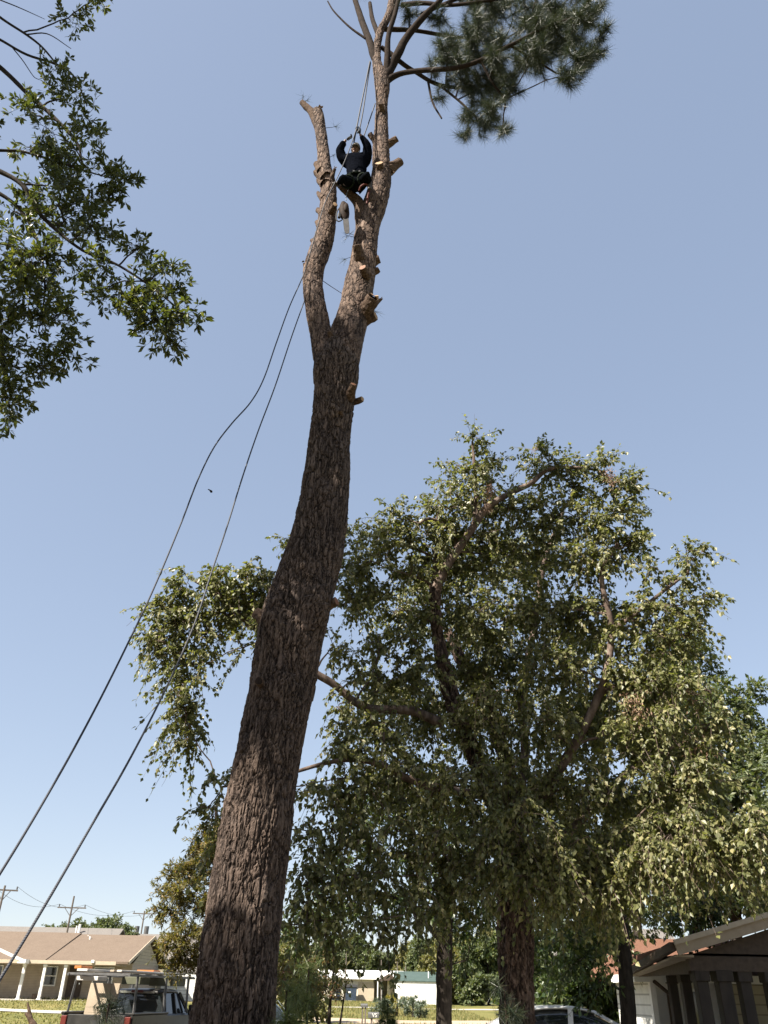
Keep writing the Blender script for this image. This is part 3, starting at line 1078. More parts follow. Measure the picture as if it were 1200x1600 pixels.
# a few lone needle sprigs left on the stripped stems
LSK = Skeleton()
lsp = spline(left_rows, 100)
LSK.add(lsp[40:, :3], lsp[40:, 3] * 0.2)
LSK.add(np.array([at(472, 160, 10), at(478, 166, 10)]), np.array([0.02, 0.02]))
rsp = spline(right_rows, 100)
LSK.add(rsp[25:60, :3], rsp[25:60, 3] * 0.2)
sprg = [((474, 150), (0, 0, 1)), ((480, 157), (1, 0, .3)), ((526, 197), (1, 0, .6)), ((541, 368), (-1, 0, .3)), ((547, 365), (0.5, 0, 1)), ((538, 405), (-1, 0, .3)), ((588, 487), (1, 0, .2)), ((522, 243), (1, 0, -.5))]
for (xy, dv) in sprg:
    T = at(xy[0], xy[1], 9.95)
    P, R = reach(LSK, T, 0.008, 5, -0.1, 0.04, 0.004, 0.0)
    sm = MB()
    sm.tube(P, R, 4, cap=False)
    so_ = sm.build('twig', M['limb_bark'], pine)
    V, F = needle_tufts(np.array([T]), np.array([dv], float), 16, 0.2, 0.005, 0.06)
    no_ = link('needles', fast_mesh('needles', V, F, [M['needle']]), so_)
    no_['kind'] = 'stuff'


# ------------------------------------------------------------------ river birch behind the pine
BD = 14.0
bb = at(806, 1640, BD)
birch = thing('birch_tree', 'large leafy birch with drooping twigs and peeling bark behind the pine', 'tree', (bb[0], bb[1], 0))
BSK = Skeleton()
birch_limbs = [
    ('trunk', [(812, 1760, 14, 40), (808, 1640, 14, 27), (803, 1520, 14, 25), (800, 1420, 14, 23), (796, 1340, 14, 21), (775, 1260, 13.9, 15), (745, 1190, 13.8, 13), (712, 1110, 13.7, 12), (690, 1030, 13.6, 11), (680, 960, 13.5, 9), (680, 915, 13.4, 8)]),
    ('trunk', [(822, 1760, 14.1, 30), (818, 1600, 14.1, 20), (813, 1480, 14.1, 19), (812, 1380, 14.2, 17), (806, 1280, 14.4, 14), (790, 1190, 14.6, 12), (765, 1120, 14.8, 11), (722, 1035, 15, 9), (700, 985, 15.2, 6)]),
    ('limb', [(680, 920, 13.4, 8), (702, 878, 13.3, 7), (730, 838, 13.2, 6.5), (760, 795, 13.1, 5.5), (795, 772, 13, 4.5), (830, 755, 12.9, 4), (858, 733, 12.8, 3.2), (905, 731, 12.8, 2.4), (945, 737, 12.8, 1.5)]),
    ('limb', [(679, 930, 13.5, 5), (680, 890, 13.6, 4), (682, 850, 13.6, 3)]),
    ('limb', [(712, 862, 13.3, 4), (713, 838, 13.3, 3.2), (700, 822, 13.2, 2.8), (672, 810, 13.1, 2.2), (655, 818, 13, 1.6)]),
    ('limb', [(742, 815, 13.2, 4.5), (744, 790, 13.3, 4), (742, 740, 13.4, 3), (738, 690, 13.4, 1.6)]),
    ('limb', [(690, 1130, 13.7, 8), (640, 1110, 13.4, 7), (570, 1105, 13.2, 6.5), (520, 1068, 13.1, 6), (490, 1050, 13, 6), (440, 1010, 13, 5.5), (390, 975, 13, 4.5), (340, 930, 13, 3), (300, 905, 13, 2)]),
    ('limb', [(800, 1330, 14, 9), (850, 1240, 13.5, 8), (905, 1150, 13.2, 7), (945, 1060, 13, 6), (955, 980, 12.9, 5), (940, 900, 12.8, 4), (965, 850, 12.8, 3)]),
    ('limb', [(955, 985, 12.9, 4.5), (985, 965, 12.7, 3.5), (1035, 925, 12.5, 2.6), (1075, 895, 12.4, 1.8)]),
    ('limb', [(930, 1090, 13.1, 4.5), (970, 1070, 13.0, 3.5), (1040, 1060, 12.6, 2.6), (1110, 1080, 12.2, 1.8)]),
    ('limb', [(812, 1380, 14.1, 9), (900, 1290, 14.6, 7), (990, 1200, 14.8, 6), (1070, 1160, 14.8, 4), (1130, 1180, 14.8, 2)]),
    ('limb', [(765, 1245, 13.9, 7), (660, 1225, 13.0, 6), (580, 1190, 12.6, 5), (520, 1190, 12.4, 3.5), (430, 1215, 12.4, 2.5), (345, 1230, 12.4, 1.6)]),
    ('limb', [(806, 1290, 14.4, 8), (820, 1180, 14.9, 7), (815, 1080, 15.2, 6), (835, 980, 15.4, 5), (850, 880, 15.4, 4), (880, 800, 15.3, 2.5)]),
]
for q, (nm, rows) in enumerate(birch_limbs):
    if nm == 'trunk':
        wr = np.array(limb_px(rows))
        bark_tube('trunk', birch, wr, M['birch_trunk'], 72, 0.035, 0.10, 0.035, taper_stretch=0.25, seed=40 + q, fiss=10.0, lump=0.12, fine_amp=0.25)
        sp_ = spline(wr, 80)
        BSK.add(sp_[:, :3], sp_[:, 3])
    else:
        limb_part(birch, BSK, limb_px(rows), nm, M['birch_bark'], 12, 0.12, 0.07)
bbl = [(738, 690, 20, 28, 13.4), (740, 735, 45, 35, 13.4), (745, 775, 75, 40, 13.2), (690, 790, 40, 28, 13.2), (838, 700, 22, 24, 12.9), (860, 725, 40, 25, 12.9), (885, 745, 35, 30, 13), (920, 735, 30, 20, 12.8), (955, 755, 40, 34, 12.8), (985, 775, 22, 30, 12.8),
       (620, 810, 40, 22, 13.2), (565, 815, 20, 18, 13.2), (600, 840, 55, 30, 13.2), (660, 830, 60, 34, 13.4), (800, 800, 60, 40, 13.6), (880, 800, 60, 45, 13.2), (950, 820, 55, 45, 12.9), (990, 850, 35, 40, 12.8),
       (1075, 872, 24, 20, 12.4), (1095, 865, 14, 16, 12.4), (1050, 905, 50, 25, 12.5), (1095, 940, 30, 30, 12.4), (1040, 950, 55, 35, 12.6), (1085, 985, 30, 25, 12.4),
       (560, 870, 50, 36, 13.1), (610, 890, 60, 40, 13.2), (690, 880, 70, 45, 13.8), (760, 870, 70, 50, 13.8), (840, 870, 70, 50, 14.2), (920, 880, 60, 50, 13), (545, 930, 40, 34, 13), (600, 935, 30, 25, 13.4),
       (480, 870, 30, 20, 13), (445, 905, 45, 35, 13), (390, 920, 45, 36, 13), (340, 915, 45, 34, 13), (295, 905, 35, 30, 13), (270, 950, 40, 40, 12.9), (240, 1000, 28, 30, 12.9), (300, 985, 36, 36, 13), (285, 1040, 28, 34, 12.9), (290, 1105, 28, 44, 12.8), (300, 1150, 20, 30, 12.8),
       (360, 960, 40, 34, 13.1), (410, 975, 34, 36, 13), (385, 1010, 20, 20, 13), (318, 1040, 14, 44, 12.9), (455, 850, 14, 12, 13), (520, 1010, 26, 30, 13), (590, 1000, 30, 34, 13.2), (640, 960, 40, 36, 13.6), (700, 950, 60, 45, 14), (780, 950, 65, 50, 13.4), (860, 950, 65, 50, 13.2), (930, 960, 60, 50, 13.6), (990, 970, 50, 45, 12.8), (1040, 1010, 50, 40, 12.6),
       (530, 1100, 28, 22, 13), (580, 1060, 50, 36, 13.2), (650, 1040, 60, 45, 13.4), (730, 1040, 60, 50, 14.2), (800, 1040, 60, 50, 14.4), (870, 1040, 65, 50, 13.2), (950, 1050, 60, 50, 13), (1010, 1070, 60, 45, 12.8), (1060, 1080, 50, 45, 12.5),
       (530, 1160, 45, 36, 12.6), (600, 1130, 60, 45, 12.9), (680, 1120, 60, 50, 14.2), (760, 1120, 60, 50, 13.2), (840, 1130, 65, 50, 13), (910, 1140, 65, 50, 14.2), (980, 1150, 65, 50, 13), (1050, 1150, 55, 50, 12.6), (1110, 1130, 30, 40, 12.3),
       (345, 1235, 26, 26, 12.4), (325, 1262, 20, 18, 12.4), (355, 1270, 26, 26, 12.4), (395, 1255, 30, 30, 12.4), (345, 1310, 20, 24, 12.4), (350, 1370, 12, 40, 12.4), (440, 1240, 26, 28, 12.4),
       (510, 1220, 40, 45, 12.4), (570, 1220, 55, 50, 12.6), (640, 1210, 60, 50, 13), (720, 1220, 60, 50, 12.8), (800, 1220, 60, 50, 13), (880, 1230, 65, 50, 13.2), (950, 1240, 65, 55, 14.4), (1030, 1230, 60, 55, 13), (1100, 1220, 45, 55, 12.5),
       (490, 1300, 35, 50, 12.4), (545, 1300, 50, 50, 12.4), (620, 1300, 60, 50, 12.8), (700, 1310, 60, 50, 12.6), (780, 1310, 50, 45, 13), (870, 1310, 60, 50, 12.8), (950, 1320, 60, 55, 13.2), (1030, 1320, 60, 55, 12.8), (1110, 1310, 50, 55, 12.5), (1165, 1330, 30, 45, 12.2),
       (480, 1380, 28, 50, 12.3), (530, 1380, 45, 45, 12.3), (600, 1370, 50, 45, 12.5), (660, 1370, 40, 40, 12.8), (1000, 1365, 50, 36, 12.9), (1070, 1350, 55, 36, 12.6), (1140, 1345, 50, 34, 12.4), (890, 1380, 50, 45, 13.2), (480, 1440, 26, 34, 12.3), (590, 1440, 22, 36, 12.4), (790, 1290, 60, 50, 12.4), (800, 1365, 45, 36, 12.6), (740, 1370, 45, 36, 12.7), (850, 1390, 50, 40, 12.8), (700, 1420, 30, 30, 12.8), (1050, 1330, 60, 45, 12.4), (1120, 1340, 60, 40, 12.2), (1175, 1350, 36, 36, 12), (1180, 1300, 26, 50, 12), (1090, 1290, 60, 50, 12.4), (1020, 1360, 60, 30, 12.4), (960, 1380, 50, 30, 12.8), (930, 1350, 60, 40, 12.8), (830, 1330, 60, 45, 12.6), (950, 1410, 40, 20, 13), (270, 960, 45, 45, 13.2), (285, 1050, 26, 40, 13.1), (292, 1115, 24, 46, 13.0), (240, 1005, 26, 26, 13.1), (345, 930, 50, 36, 13.3), (410, 940, 45, 40, 13.3), (290, 1150, 16, 30, 12.9), (630, 1430, 20, 36, 12.5), (520, 1440, 30, 26, 12.3)]
# the far half of the crown, seen through the near half
bbl += [(700, 880, 60, 50, 16), (820, 880, 60, 50, 16.4), (620, 950, 60, 45, 15.8), (760, 980, 80, 50, 16.6), (900, 1000, 60, 50, 16.2), (620, 1090, 80, 60, 15.6), (740, 1100, 90, 60, 16.8), (880, 1110, 90, 60, 16.6), (1010, 1120, 90, 60, 15.6), (660, 1230, 90, 60, 15.4), (800, 1240, 90, 60, 16.6), (940, 1250, 90, 60, 16.6), (1060, 1260, 80, 60, 15.6), (880, 1350, 90, 60, 16), (1000, 1350, 90, 60, 15.8)]
bbl = [((b_[0], b_[1] - 28) + tuple(b_[2:])) if (b_[0] > 990 and b_[1] >= 1325) else b_ for b_ in bbl]
nleaf = grow_tree(birch, BSK, bbl, M['birch_leaf'], M['birch_bark'], sub_per_m2=17.0, twigs=5, twig_len=0.5, droop=0.75, leaves=20, leaf_len=0.076, leaf_w=0.68, wide=0.4, hang=0.75, branch_r=0.03, droop_z=([4, 9, 12], [0.95, 0.5, 0.05]), sunward=0.75)
print('birch leaves', nleaf)
# bunches of dead brown leaves caught in the birch
for q, (x, y, r) in enumerate([(955, 745, 10), (760, 790, 10), (990, 1105, 16), (1075, 1080, 14), (1090, 1190, 22), (765, 765, 8)]):
    c = at(x, y, 12.3)
    k = r * mpp(x, y, 12.3)
    n = 160
    P = c + RNG.normal(size=(n, 3)) * k * np.array([0.6, 0.4, 0.9])
    L = np.full(n, 0.06) * RNG.uniform(0.6, 1.2, n)
    V, F = leaves_geo(P, RNG.normal(size=(n, 3)) + np.array([0, 0, -1.2]), RNG.normal(size=(n, 3)), L, L * 0.35)
    o = link('dead_leaves', fast_mesh('dead_leaves', V, F, [M['dead_leaf']]), birch)
    o['kind'] = 'stuff'

# ------------------------------------------------------------------ oak reaching in from the left
OD = 7.6
oak = thing('oak_tree', 'oak whose leafy limbs reach in at the upper left', 'tree', (-8.6, 6.2, 0))
OSK = Skeleton()
limb_part(oak, OSK, [[-8.6, 6.2, -0.2, 0.55], [-8.6, 6.2, 0.8, 0.42], [-8.5, 6.3, 4, 0.36], [-8.3, 6.4, 8, 0.30], [-8.0, 6.6, 12, 0.22], [-7.6, 6.6, 16, 0.14], [-7.4, 6.5, 19, 0.06]], 'trunk', M['oak_bark'], 24, 0.1, 0.07)


def from_trunk(z, rows, r0):
    i = int(np.argmin(np.abs(OSK.P[:, 2] - z)))
    p = OSK.P[i]
    return [[p[0], p[1], p[2], r0]] + limb_px(rows)


for rows in [from_trunk(14.5, [(-60, 60, 7.4, 5), (0, 105, OD, 3.6), (50, 153, OD, 3.3), (83, 182, OD, 3), (120, 223, OD, 2.2), (128, 256, OD, 1.2)], 0.08),
             from_trunk(15.5, [(-60, 30, 7.4, 3), (0, 62, OD, 2), (41, 85, OD, 1.9), (89, 101, OD, 1.8), (116, 120, OD, 1.4), (136, 165, OD, 0.8)], 0.06),
             from_trunk(16.0, [(-60, -20, 7.3, 3), (0, 27, OD, 2), (41, 54, OD, 1.8), (66, 74, OD, 1.6), (89, 101, OD, 1.2)], 0.05),
             from_trunk(11.0, [(-70, 240, 7.5, 6), (0, 268, OD, 4), (37, 291, OD, 3.6), (62, 334, OD, 3.2), (124, 388, OD, 2.4), (182, 413, OD, 2), (239, 450, OD, 1.5), (289, 491, OD, 0.8)], 0.09),
             from_trunk(10.2, [(-70, 270, 7.7, 5), (0, 303, 7.8, 3.2), (33, 330, 7.9, 2.6), (60, 380, 8, 2), (70, 450, 8, 1.4), (60, 520, 8, 0.9)], 0.07),
             from_trunk(12.2, [(-60, 225, 7.4, 4), (0, 235, OD, 2.4), (37, 237, OD, 2), (124, 264, 7.5, 1.6), (157, 274, 7.4, 0.9)], 0.06),
             from_trunk(9.0, [(-80, 440, 7.6, 4), (-20, 500, 7.7, 3), (5, 560, 7.8, 1.8), (8, 620, 7.8, 0.9)], 0.06),
             [[-8.35, 6.4, 8.2, 0.14], [-8.2, 5.0, 9.0, 0.09], [-7.6, 3.6, 9.6, 0.05], [-6.8, 2.8, 9.9, 0.03]],
             [[-8.0, 6.6, 12.5, 0.16], [-7.8, 5.0, 14, 0.11], [-7.3, 3.6, 15.2, 0.06], [-6.6, 2.8, 16, 0.03]],
             [[-7.6, 6.6, 16, 0.12], [-7.4, 5.2, 17.8, 0.09], [-7.0, 4.0, 18.8, 0.05], [-6.6, 3.4, 19.6, 0.03]],
             [[-8.2, 6.4, 9, 0.14], [-8.6, 4.8, 11, 0.1], [-8.8, 3.6, 12.6, 0.05]],
             [[-8.2, 6.4, 10, 0.16], [-10, 7.5, 12, 0.1], [-11.6, 8.2, 13, 0.04]]]:
    limb_part(oak, OSK, rows, 'limb', M['oak_bark'], 9, 0.12, 0.05)
for rows in [[(41, 54, OD, 1.2), (74, 53, OD, 0.9), (111, 76, OD, 0.5)], [(62, 72, OD, 1), (64, 95, OD, 0.7), (70, 130, OD, 0.5)], [(20, 75, OD, 1), (36, 95, OD, 0.8), (55, 122, OD, 0.6), (68, 122, OD, 0.4)], [(0, 0, OD, 1), (30, 12, OD, 0.8), (70, 30, OD, 0.4)]]:
    limb_part(oak, None, limb_px(rows), 'twig', M['oak_bark'], 5, 0.08, 0.02)
obl = [(95, 125, 18, 22, OD), (95, 155, 42, 24, OD), (40, 180, 20, 20, OD), (140, 195, 36, 32, OD), (100, 215, 50, 34, 7.4), (60, 225, 26, 30, OD), (125, 270, 55, 36, OD), (165, 270, 26, 26, 7.4), (190, 285, 12, 12, 7.4), (140, 315, 44, 34, OD), (75, 290, 34, 32, 7.8), (100, 345, 55, 34, 7.6), (155, 345, 24, 24, 7.5),
       (20, 330, 30, 26, 7.9), (25, 385, 40, 36, 8), (80, 390, 46, 30, 7.7), (20, 440, 26, 24, 8), (75, 440, 55, 36, 7.9), (60, 490, 46, 36, 8), (105, 485, 34, 30, 7.9), (110, 540, 24, 18, 7.9), (55, 545, 34, 26, 8), (75, 570, 20, 12, 8), (8, 510, 20, 30, 7.8), (10, 560, 18, 36, 7.8), (8, 615, 14, 24, 7.8),
       (160, 405, 26, 22, OD), (175, 445, 34, 30, 7.6), (210, 440, 26, 30, 7.6), (212, 390, 12, 14, 7.6), (205, 480, 22, 18, 7.6), (250, 425, 14, 16, 7.6), (262, 455, 12, 22, 7.6), (235, 490, 22, 14, 7.6), (290, 488, 16, 12, 7.6), (258, 525, 14, 14, 7.6), (245, 500, 14, 18, 7.6), (115, 20, 20, 16, OD), (150, -4, 18, 8, OD), (-40, 380, 40, 60, 7.9), (-60, 200, 40, 60, 7.8), (-50, 520, 30, 50, 7.9), (12, 540, 20, 40, 7.9), (10, 590, 16, 30, 7.9), (30, 470, 40, 36, 7.7), (90, 320, 50, 40, 7.5), (50, 410, 46, 40, 7.7), (10, 630, 12, 14, 7.8)]
wb = []
for (z0, rx, rz, t) in [(1.0, 0.75, 0.75, 13), (4.35, 1.2, 0.5, 13), (5.35, 0.5, 0.2, 12.5), (7.2, 1.2, 0.75, 13), (9.05, 1.2, 0.6, 13), (10.75, 1.0, 0.4, 12.5), (7.4, 1.0, 0.6, 14.5), (4.4, 1.0, 0.4, 14.6), (9.2, 1.0, 0.5, 14.5), (0.8, 0.7, 0.6, 14.8), (4.6, 1.1, 0.5, 12), (7.0, 1.1, 0.6, 12), (8.6, 1.1, 0.5, 13.8), (10.2, 1.0, 0.35, 13.5)]:
    wb.append(((-1.55 + 0.07 * z0 + sx * t, 10 + sy * t, z0 + sz * t), min(rx, 0.8), rz, 0.6))  # unseen leaf clumps added along the sun line to shade the pine trunk
wb += [((-10, 7.4, 12.4), 1.4, 1.0, 1.4), ((-11.6, 8.2, 13.2), 1.2, 1.0, 1.2), ((-8.2, 6.4, 18.6), 1.5, 1.2, 1.5), ((-9.6, 1.6, 13.5), 1.2, 0.9, 1.2), ((-10.2, 5.2, 15.5), 1.2, 0.9, 1.2)]
OAKKW = dict(twigs=5, twig_len=0.26, droop=0.12, leaves=14, leaf_len=0.098, leaf_w=0.36, wide=0.62, hang=0.12, rosette=True, branch_r=0.03, twig_r=0.0022, petiole=0.004)
nleaf = grow_tree(oak, OSK, obl, M['oak_leaf'], M['oak_bark'], sub_per_m2=16.0, min_sub=4, **OAKKW)
nleaf += grow_tree(oak, OSK, [], M['oak_leaf'], M['oak_bark'], sub_per_m2=36.0, min_sub=4, world_blobs=wb, **OAKKW)
print('oak leaves', nleaf)


# ------------------------------------------------------------------ other trees
def simple_tree(name, label, base, trunk_rows, blobs, leaf, bark, cat='tree', group=None, limbs=(), world=(), **kw):
    t = thing(name, label, cat, (base[0], base[1], float(terrain(base[0], base[1]))), group=group)
    sk = Skeleton()
    limb_part(t, sk, trunk_rows, 'trunk', M[bark], 12, 0.2, 0.07)
    for L in limbs:
        limb_part(t, sk, L, 'limb', M[bark], 8, 0.15, 0.05)
    grow_tree(t, sk, blobs, M[leaf], M[bark], world_blobs=world, **kw)
    return t


# tree whose trunk and low fork stand right of the mailboxes
sb = at(694, 1640, 20)
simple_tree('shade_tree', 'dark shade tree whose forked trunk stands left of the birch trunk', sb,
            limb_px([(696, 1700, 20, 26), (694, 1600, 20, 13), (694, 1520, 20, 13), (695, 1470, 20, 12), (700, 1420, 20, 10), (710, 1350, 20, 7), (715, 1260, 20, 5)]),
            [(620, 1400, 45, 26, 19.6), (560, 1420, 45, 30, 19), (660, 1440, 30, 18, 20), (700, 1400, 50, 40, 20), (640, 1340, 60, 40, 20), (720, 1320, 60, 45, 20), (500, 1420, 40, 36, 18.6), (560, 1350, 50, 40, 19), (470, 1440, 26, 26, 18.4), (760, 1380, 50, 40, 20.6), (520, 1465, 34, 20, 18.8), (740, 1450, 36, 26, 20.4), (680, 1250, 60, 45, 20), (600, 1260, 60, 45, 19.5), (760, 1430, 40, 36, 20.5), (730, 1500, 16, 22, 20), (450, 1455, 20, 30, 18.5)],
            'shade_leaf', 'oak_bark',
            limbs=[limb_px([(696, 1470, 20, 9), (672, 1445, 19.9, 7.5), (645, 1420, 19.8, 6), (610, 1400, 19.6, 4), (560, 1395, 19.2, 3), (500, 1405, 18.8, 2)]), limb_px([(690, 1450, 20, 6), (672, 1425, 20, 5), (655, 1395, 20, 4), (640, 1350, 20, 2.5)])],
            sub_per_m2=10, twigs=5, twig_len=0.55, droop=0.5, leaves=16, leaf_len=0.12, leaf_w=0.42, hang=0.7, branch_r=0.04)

# two trunks and their dark crown behind the right-hand house
for q, (px, lab, D) in enumerate([(978, 'nearer slim dark trunk beside the red roof, in shade', 18.0), (1002, 'farther slim dark trunk behind the red roof', 25.0)]):
    b = at(px, 1600, D)
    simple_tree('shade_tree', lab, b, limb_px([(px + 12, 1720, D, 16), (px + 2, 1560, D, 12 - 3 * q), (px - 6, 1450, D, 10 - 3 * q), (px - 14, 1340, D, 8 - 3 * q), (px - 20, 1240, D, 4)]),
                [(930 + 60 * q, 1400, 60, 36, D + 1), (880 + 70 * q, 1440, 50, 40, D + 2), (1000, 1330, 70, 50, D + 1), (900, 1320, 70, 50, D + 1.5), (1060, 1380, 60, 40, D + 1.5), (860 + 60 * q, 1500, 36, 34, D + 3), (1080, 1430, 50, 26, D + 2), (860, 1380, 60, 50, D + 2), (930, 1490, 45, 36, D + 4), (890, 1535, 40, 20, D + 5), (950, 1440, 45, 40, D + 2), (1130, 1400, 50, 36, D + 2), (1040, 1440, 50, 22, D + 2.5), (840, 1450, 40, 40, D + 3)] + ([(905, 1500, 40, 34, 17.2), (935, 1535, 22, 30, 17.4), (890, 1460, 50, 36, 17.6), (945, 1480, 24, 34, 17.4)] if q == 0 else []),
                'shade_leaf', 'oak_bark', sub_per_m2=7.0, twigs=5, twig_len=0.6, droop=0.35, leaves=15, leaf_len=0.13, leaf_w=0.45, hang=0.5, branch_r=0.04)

# rounded trees standing behind the birch on the right
for q, (px, D, lab, bl) in enumerate([
    (1090, 27, 'tall green tree behind the right shoulder of the birch, with a brown tip', [(1060, 1010, 45, 32, 27), (1085, 1050, 40, 36, 27), (1040, 1060, 50, 40, 27.5), (1070, 1110, 60, 45, 27), (1040, 1170, 70, 50, 27), (1075, 1240, 70, 55, 27), (1060, 1320, 80, 60, 27), (1115, 1085, 18, 16, 26.5), (1010, 1100, 50, 50, 28)]),
    (1150, 24, 'rounded green tree at the right edge, lower than its neighbour', [(1135, 1095, 34, 26, 24), (1170, 1085, 20, 18, 24), (1160, 1130, 36, 34, 24), (1120, 1140, 40, 36, 24), (1170, 1180, 26, 36, 23.6), (1130, 1210, 50, 45, 24), (1165, 1260, 40, 45, 24), (1130, 1320, 60, 50, 24), (1170, 1370, 40, 45, 23.5), (1110, 1390, 60, 40, 24), (1180, 1230, 24, 45, 23.5), (1100, 1270, 60, 50, 24.5), (1190, 1420, 40, 30, 23.5), (1060, 1400, 50, 36, 24.5)]),
    (1225, 20, 'dark tree cut off by the right edge of the picture', [(1205, 1200, 22, 30, 20), (1205, 1270, 24, 40, 20), (1200, 1340, 30, 40, 20), (1210, 1400, 30, 40, 20), (1230, 1160, 30, 40, 20), (1250, 1280, 40, 70, 20)])]):
    b = at(px, 1600, D)
    simple_tree('round_tree', lab, b, limb_px([(px, 1690, D, 14), (px, 1600, D, 11), (px, 1450, D, 9), (px - 10, 1300, D, 7), (px - 5, 1180, D, 4), (px, 1100, D, 2)]), bl, 'far_leaf', 'oak_bark', sub_per_m2=13, twigs=5, twig_len=0.5, droop=0.1, leaves=16, leaf_len=0.14, leaf_w=0.5, hang=0.2, branch_r=0.04, up_pen=0.6)

# unseen trees added behind and beside the viewpoint to block sky light
for q, (x, y, h, lab) in enumerate([(-17, -9, 13, 'unseen tree added to block sky light, behind the viewpoint toward the left'), (-6, -17, 14, 'unseen tree added to block sky light, straight behind the viewpoint'), (6, -14, 13, 'unseen tree added to block sky light, behind the viewpoint toward the right'), (16, -5, 12, 'unseen tree added to block sky light, beside the viewpoint on the right'), (-20, 3, 12, 'unseen tree added to block sky light, beside the viewpoint on the left')]):
    wbl = [((x + RNG.normal(0, 1.8), y + RNG.normal(0, 1.8), h * f), 2.4, 1.6, 2.4) for f in (0.22, 0.3, 0.4, 0.4, 0.5, 0.5, 0.6, 0.6, 0.7, 0.75, 0.85)]
    simple_tree('sky_block_tree', lab, (x, y), [[x, y, -0.1, 0.45], [x, y, h * 0.3, 0.32], [x + 0.2, y, h * 0.6, 0.2], [x, y, h * 0.9, 0.05]], [], 'shade_leaf', 'oak_bark', group='unseen trees added to block sky light', world=wbl,
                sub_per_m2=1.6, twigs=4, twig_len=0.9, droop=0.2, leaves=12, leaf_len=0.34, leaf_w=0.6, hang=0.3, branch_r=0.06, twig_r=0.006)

# golden-green cypress left of the pine trunk
cb = at(330, 1600, 22)
simple_tree('cypress_tree', 'feathery golden green cypress just left of the pine trunk', cb,
            limb_px([(345, 1700, 22, 16), (340, 1560, 22, 11), (340, 1440, 22, 8), (338, 1330, 22, 5), (338, 1260, 22, 2)]),
            [(325, 1310, 28, 26, 22), (305, 1325, 14, 14, 22), (340, 1350, 34, 26, 22), (290, 1360, 30, 18, 22), (265, 1368, 14, 12, 22), (300, 1385, 36, 16, 21.8), (255, 1395, 16, 9, 22), (275, 1402, 26, 12, 21.6), (248, 1418, 10, 14, 22), (265, 1430, 18, 16, 22), (320, 1410, 30, 16, 22), (330, 1450, 32, 18, 21.6), (290, 1462, 28, 18, 21.6), (265, 1480, 18, 18, 21.8), (300, 1495, 30, 20, 22), (280, 1508, 16, 12, 22), (335, 1490, 24, 26, 22), (360, 1400, 30, 60, 22.5)],
            'cypress_leaf', 'limb_bark', sub_per_m2=34.0, twigs=6, twig_len=0.3, droop=0.25, leaves=24, leaf_len=0.10, leaf_w=0.24, hang=0.15, branch_r=0.03, petiole=0.0, up_pen=0.3, twig_r=0.003)

# tree line far behind the low buildings: each tree its own
far_specs = [(458, 1545, 60, 5.2, 'far_leaf_warm', 'warm green tree seen low between pine trunk and sapling'), (500, 1520, 150, 9, 'far_leaf', 'pale far tree above the tan building, leftmost of the tree line'), (545, 1512, 170, 11, 'far_leaf', 'tallest far tree behind the tall thin pole over the tan building'),
             (585, 1520, 165, 9, 'far_leaf', 'far bushy tree behind the gabled part of the tan building'), (615, 1526, 175, 8, 'far_leaf_warm', 'yellowish far tree between the tan and white buildings'), (648, 1518, 160, 9, 'far_leaf_warm', 'yellow green far tree over the left end of the green roof'),
             (676, 1508, 150, 10, 'far_leaf', 'dark far tree over the green roof beside the forked trunk'), (725, 1520, 120, 9, 'far_leaf_warm', 'sunlit far tree right of the forked trunk'), (762, 1525, 110, 8, 'far_leaf', 'far tree just left of the birch trunk'), (182, 1470, 90, 6.8, 'far_leaf', 'round tree top showing over the brown roof between the two poles'), (140, 1462, 95, 7.4, 'far_leaf', 'small dark tree beside the grey gable beyond the brown roof'),
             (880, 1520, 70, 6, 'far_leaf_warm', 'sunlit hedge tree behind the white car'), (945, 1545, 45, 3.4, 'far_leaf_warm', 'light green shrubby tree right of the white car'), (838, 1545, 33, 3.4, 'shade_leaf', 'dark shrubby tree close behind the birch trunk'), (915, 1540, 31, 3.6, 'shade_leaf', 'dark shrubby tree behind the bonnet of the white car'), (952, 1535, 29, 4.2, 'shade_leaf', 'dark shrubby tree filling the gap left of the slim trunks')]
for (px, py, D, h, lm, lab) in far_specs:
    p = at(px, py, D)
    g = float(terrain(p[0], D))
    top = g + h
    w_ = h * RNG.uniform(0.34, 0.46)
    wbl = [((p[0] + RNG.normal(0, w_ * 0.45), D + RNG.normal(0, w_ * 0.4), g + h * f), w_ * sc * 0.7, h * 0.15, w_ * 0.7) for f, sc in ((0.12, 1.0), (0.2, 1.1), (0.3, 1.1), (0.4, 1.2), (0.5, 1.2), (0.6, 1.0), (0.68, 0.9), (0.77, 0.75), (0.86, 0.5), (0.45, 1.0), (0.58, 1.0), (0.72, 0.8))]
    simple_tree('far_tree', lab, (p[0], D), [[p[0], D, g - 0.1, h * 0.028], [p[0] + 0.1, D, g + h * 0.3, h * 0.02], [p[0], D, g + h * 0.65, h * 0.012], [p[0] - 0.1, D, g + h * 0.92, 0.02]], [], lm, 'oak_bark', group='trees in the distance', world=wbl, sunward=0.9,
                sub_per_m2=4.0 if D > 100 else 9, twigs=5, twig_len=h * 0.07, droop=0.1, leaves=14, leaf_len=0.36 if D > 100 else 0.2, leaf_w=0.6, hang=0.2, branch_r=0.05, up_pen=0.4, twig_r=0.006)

# young pines and brush in the near ground
def young_pine(label, base, h, spread, tufts, seed_blobs, mat='needle_young', nl=0.2, name='pine_sapling'):
    t = thing(name, label, 'sapling', (base[0], base[1], 0))
    sk = Skeleton()
    limb_part(t, sk, [[base[0], base[1], -0.05, 0.03], [base[0] + 0.02, base[1], h * 0.5, 0.02], [base[0], base[1], h * 0.97, 0.008]], 'trunk', M['limb_bark'], 8, 0.1, 0.04)
    pine_crown(t, sk, [], tufts, M[mat], 90, nl, 0.005, world=seed_blobs)
    return t


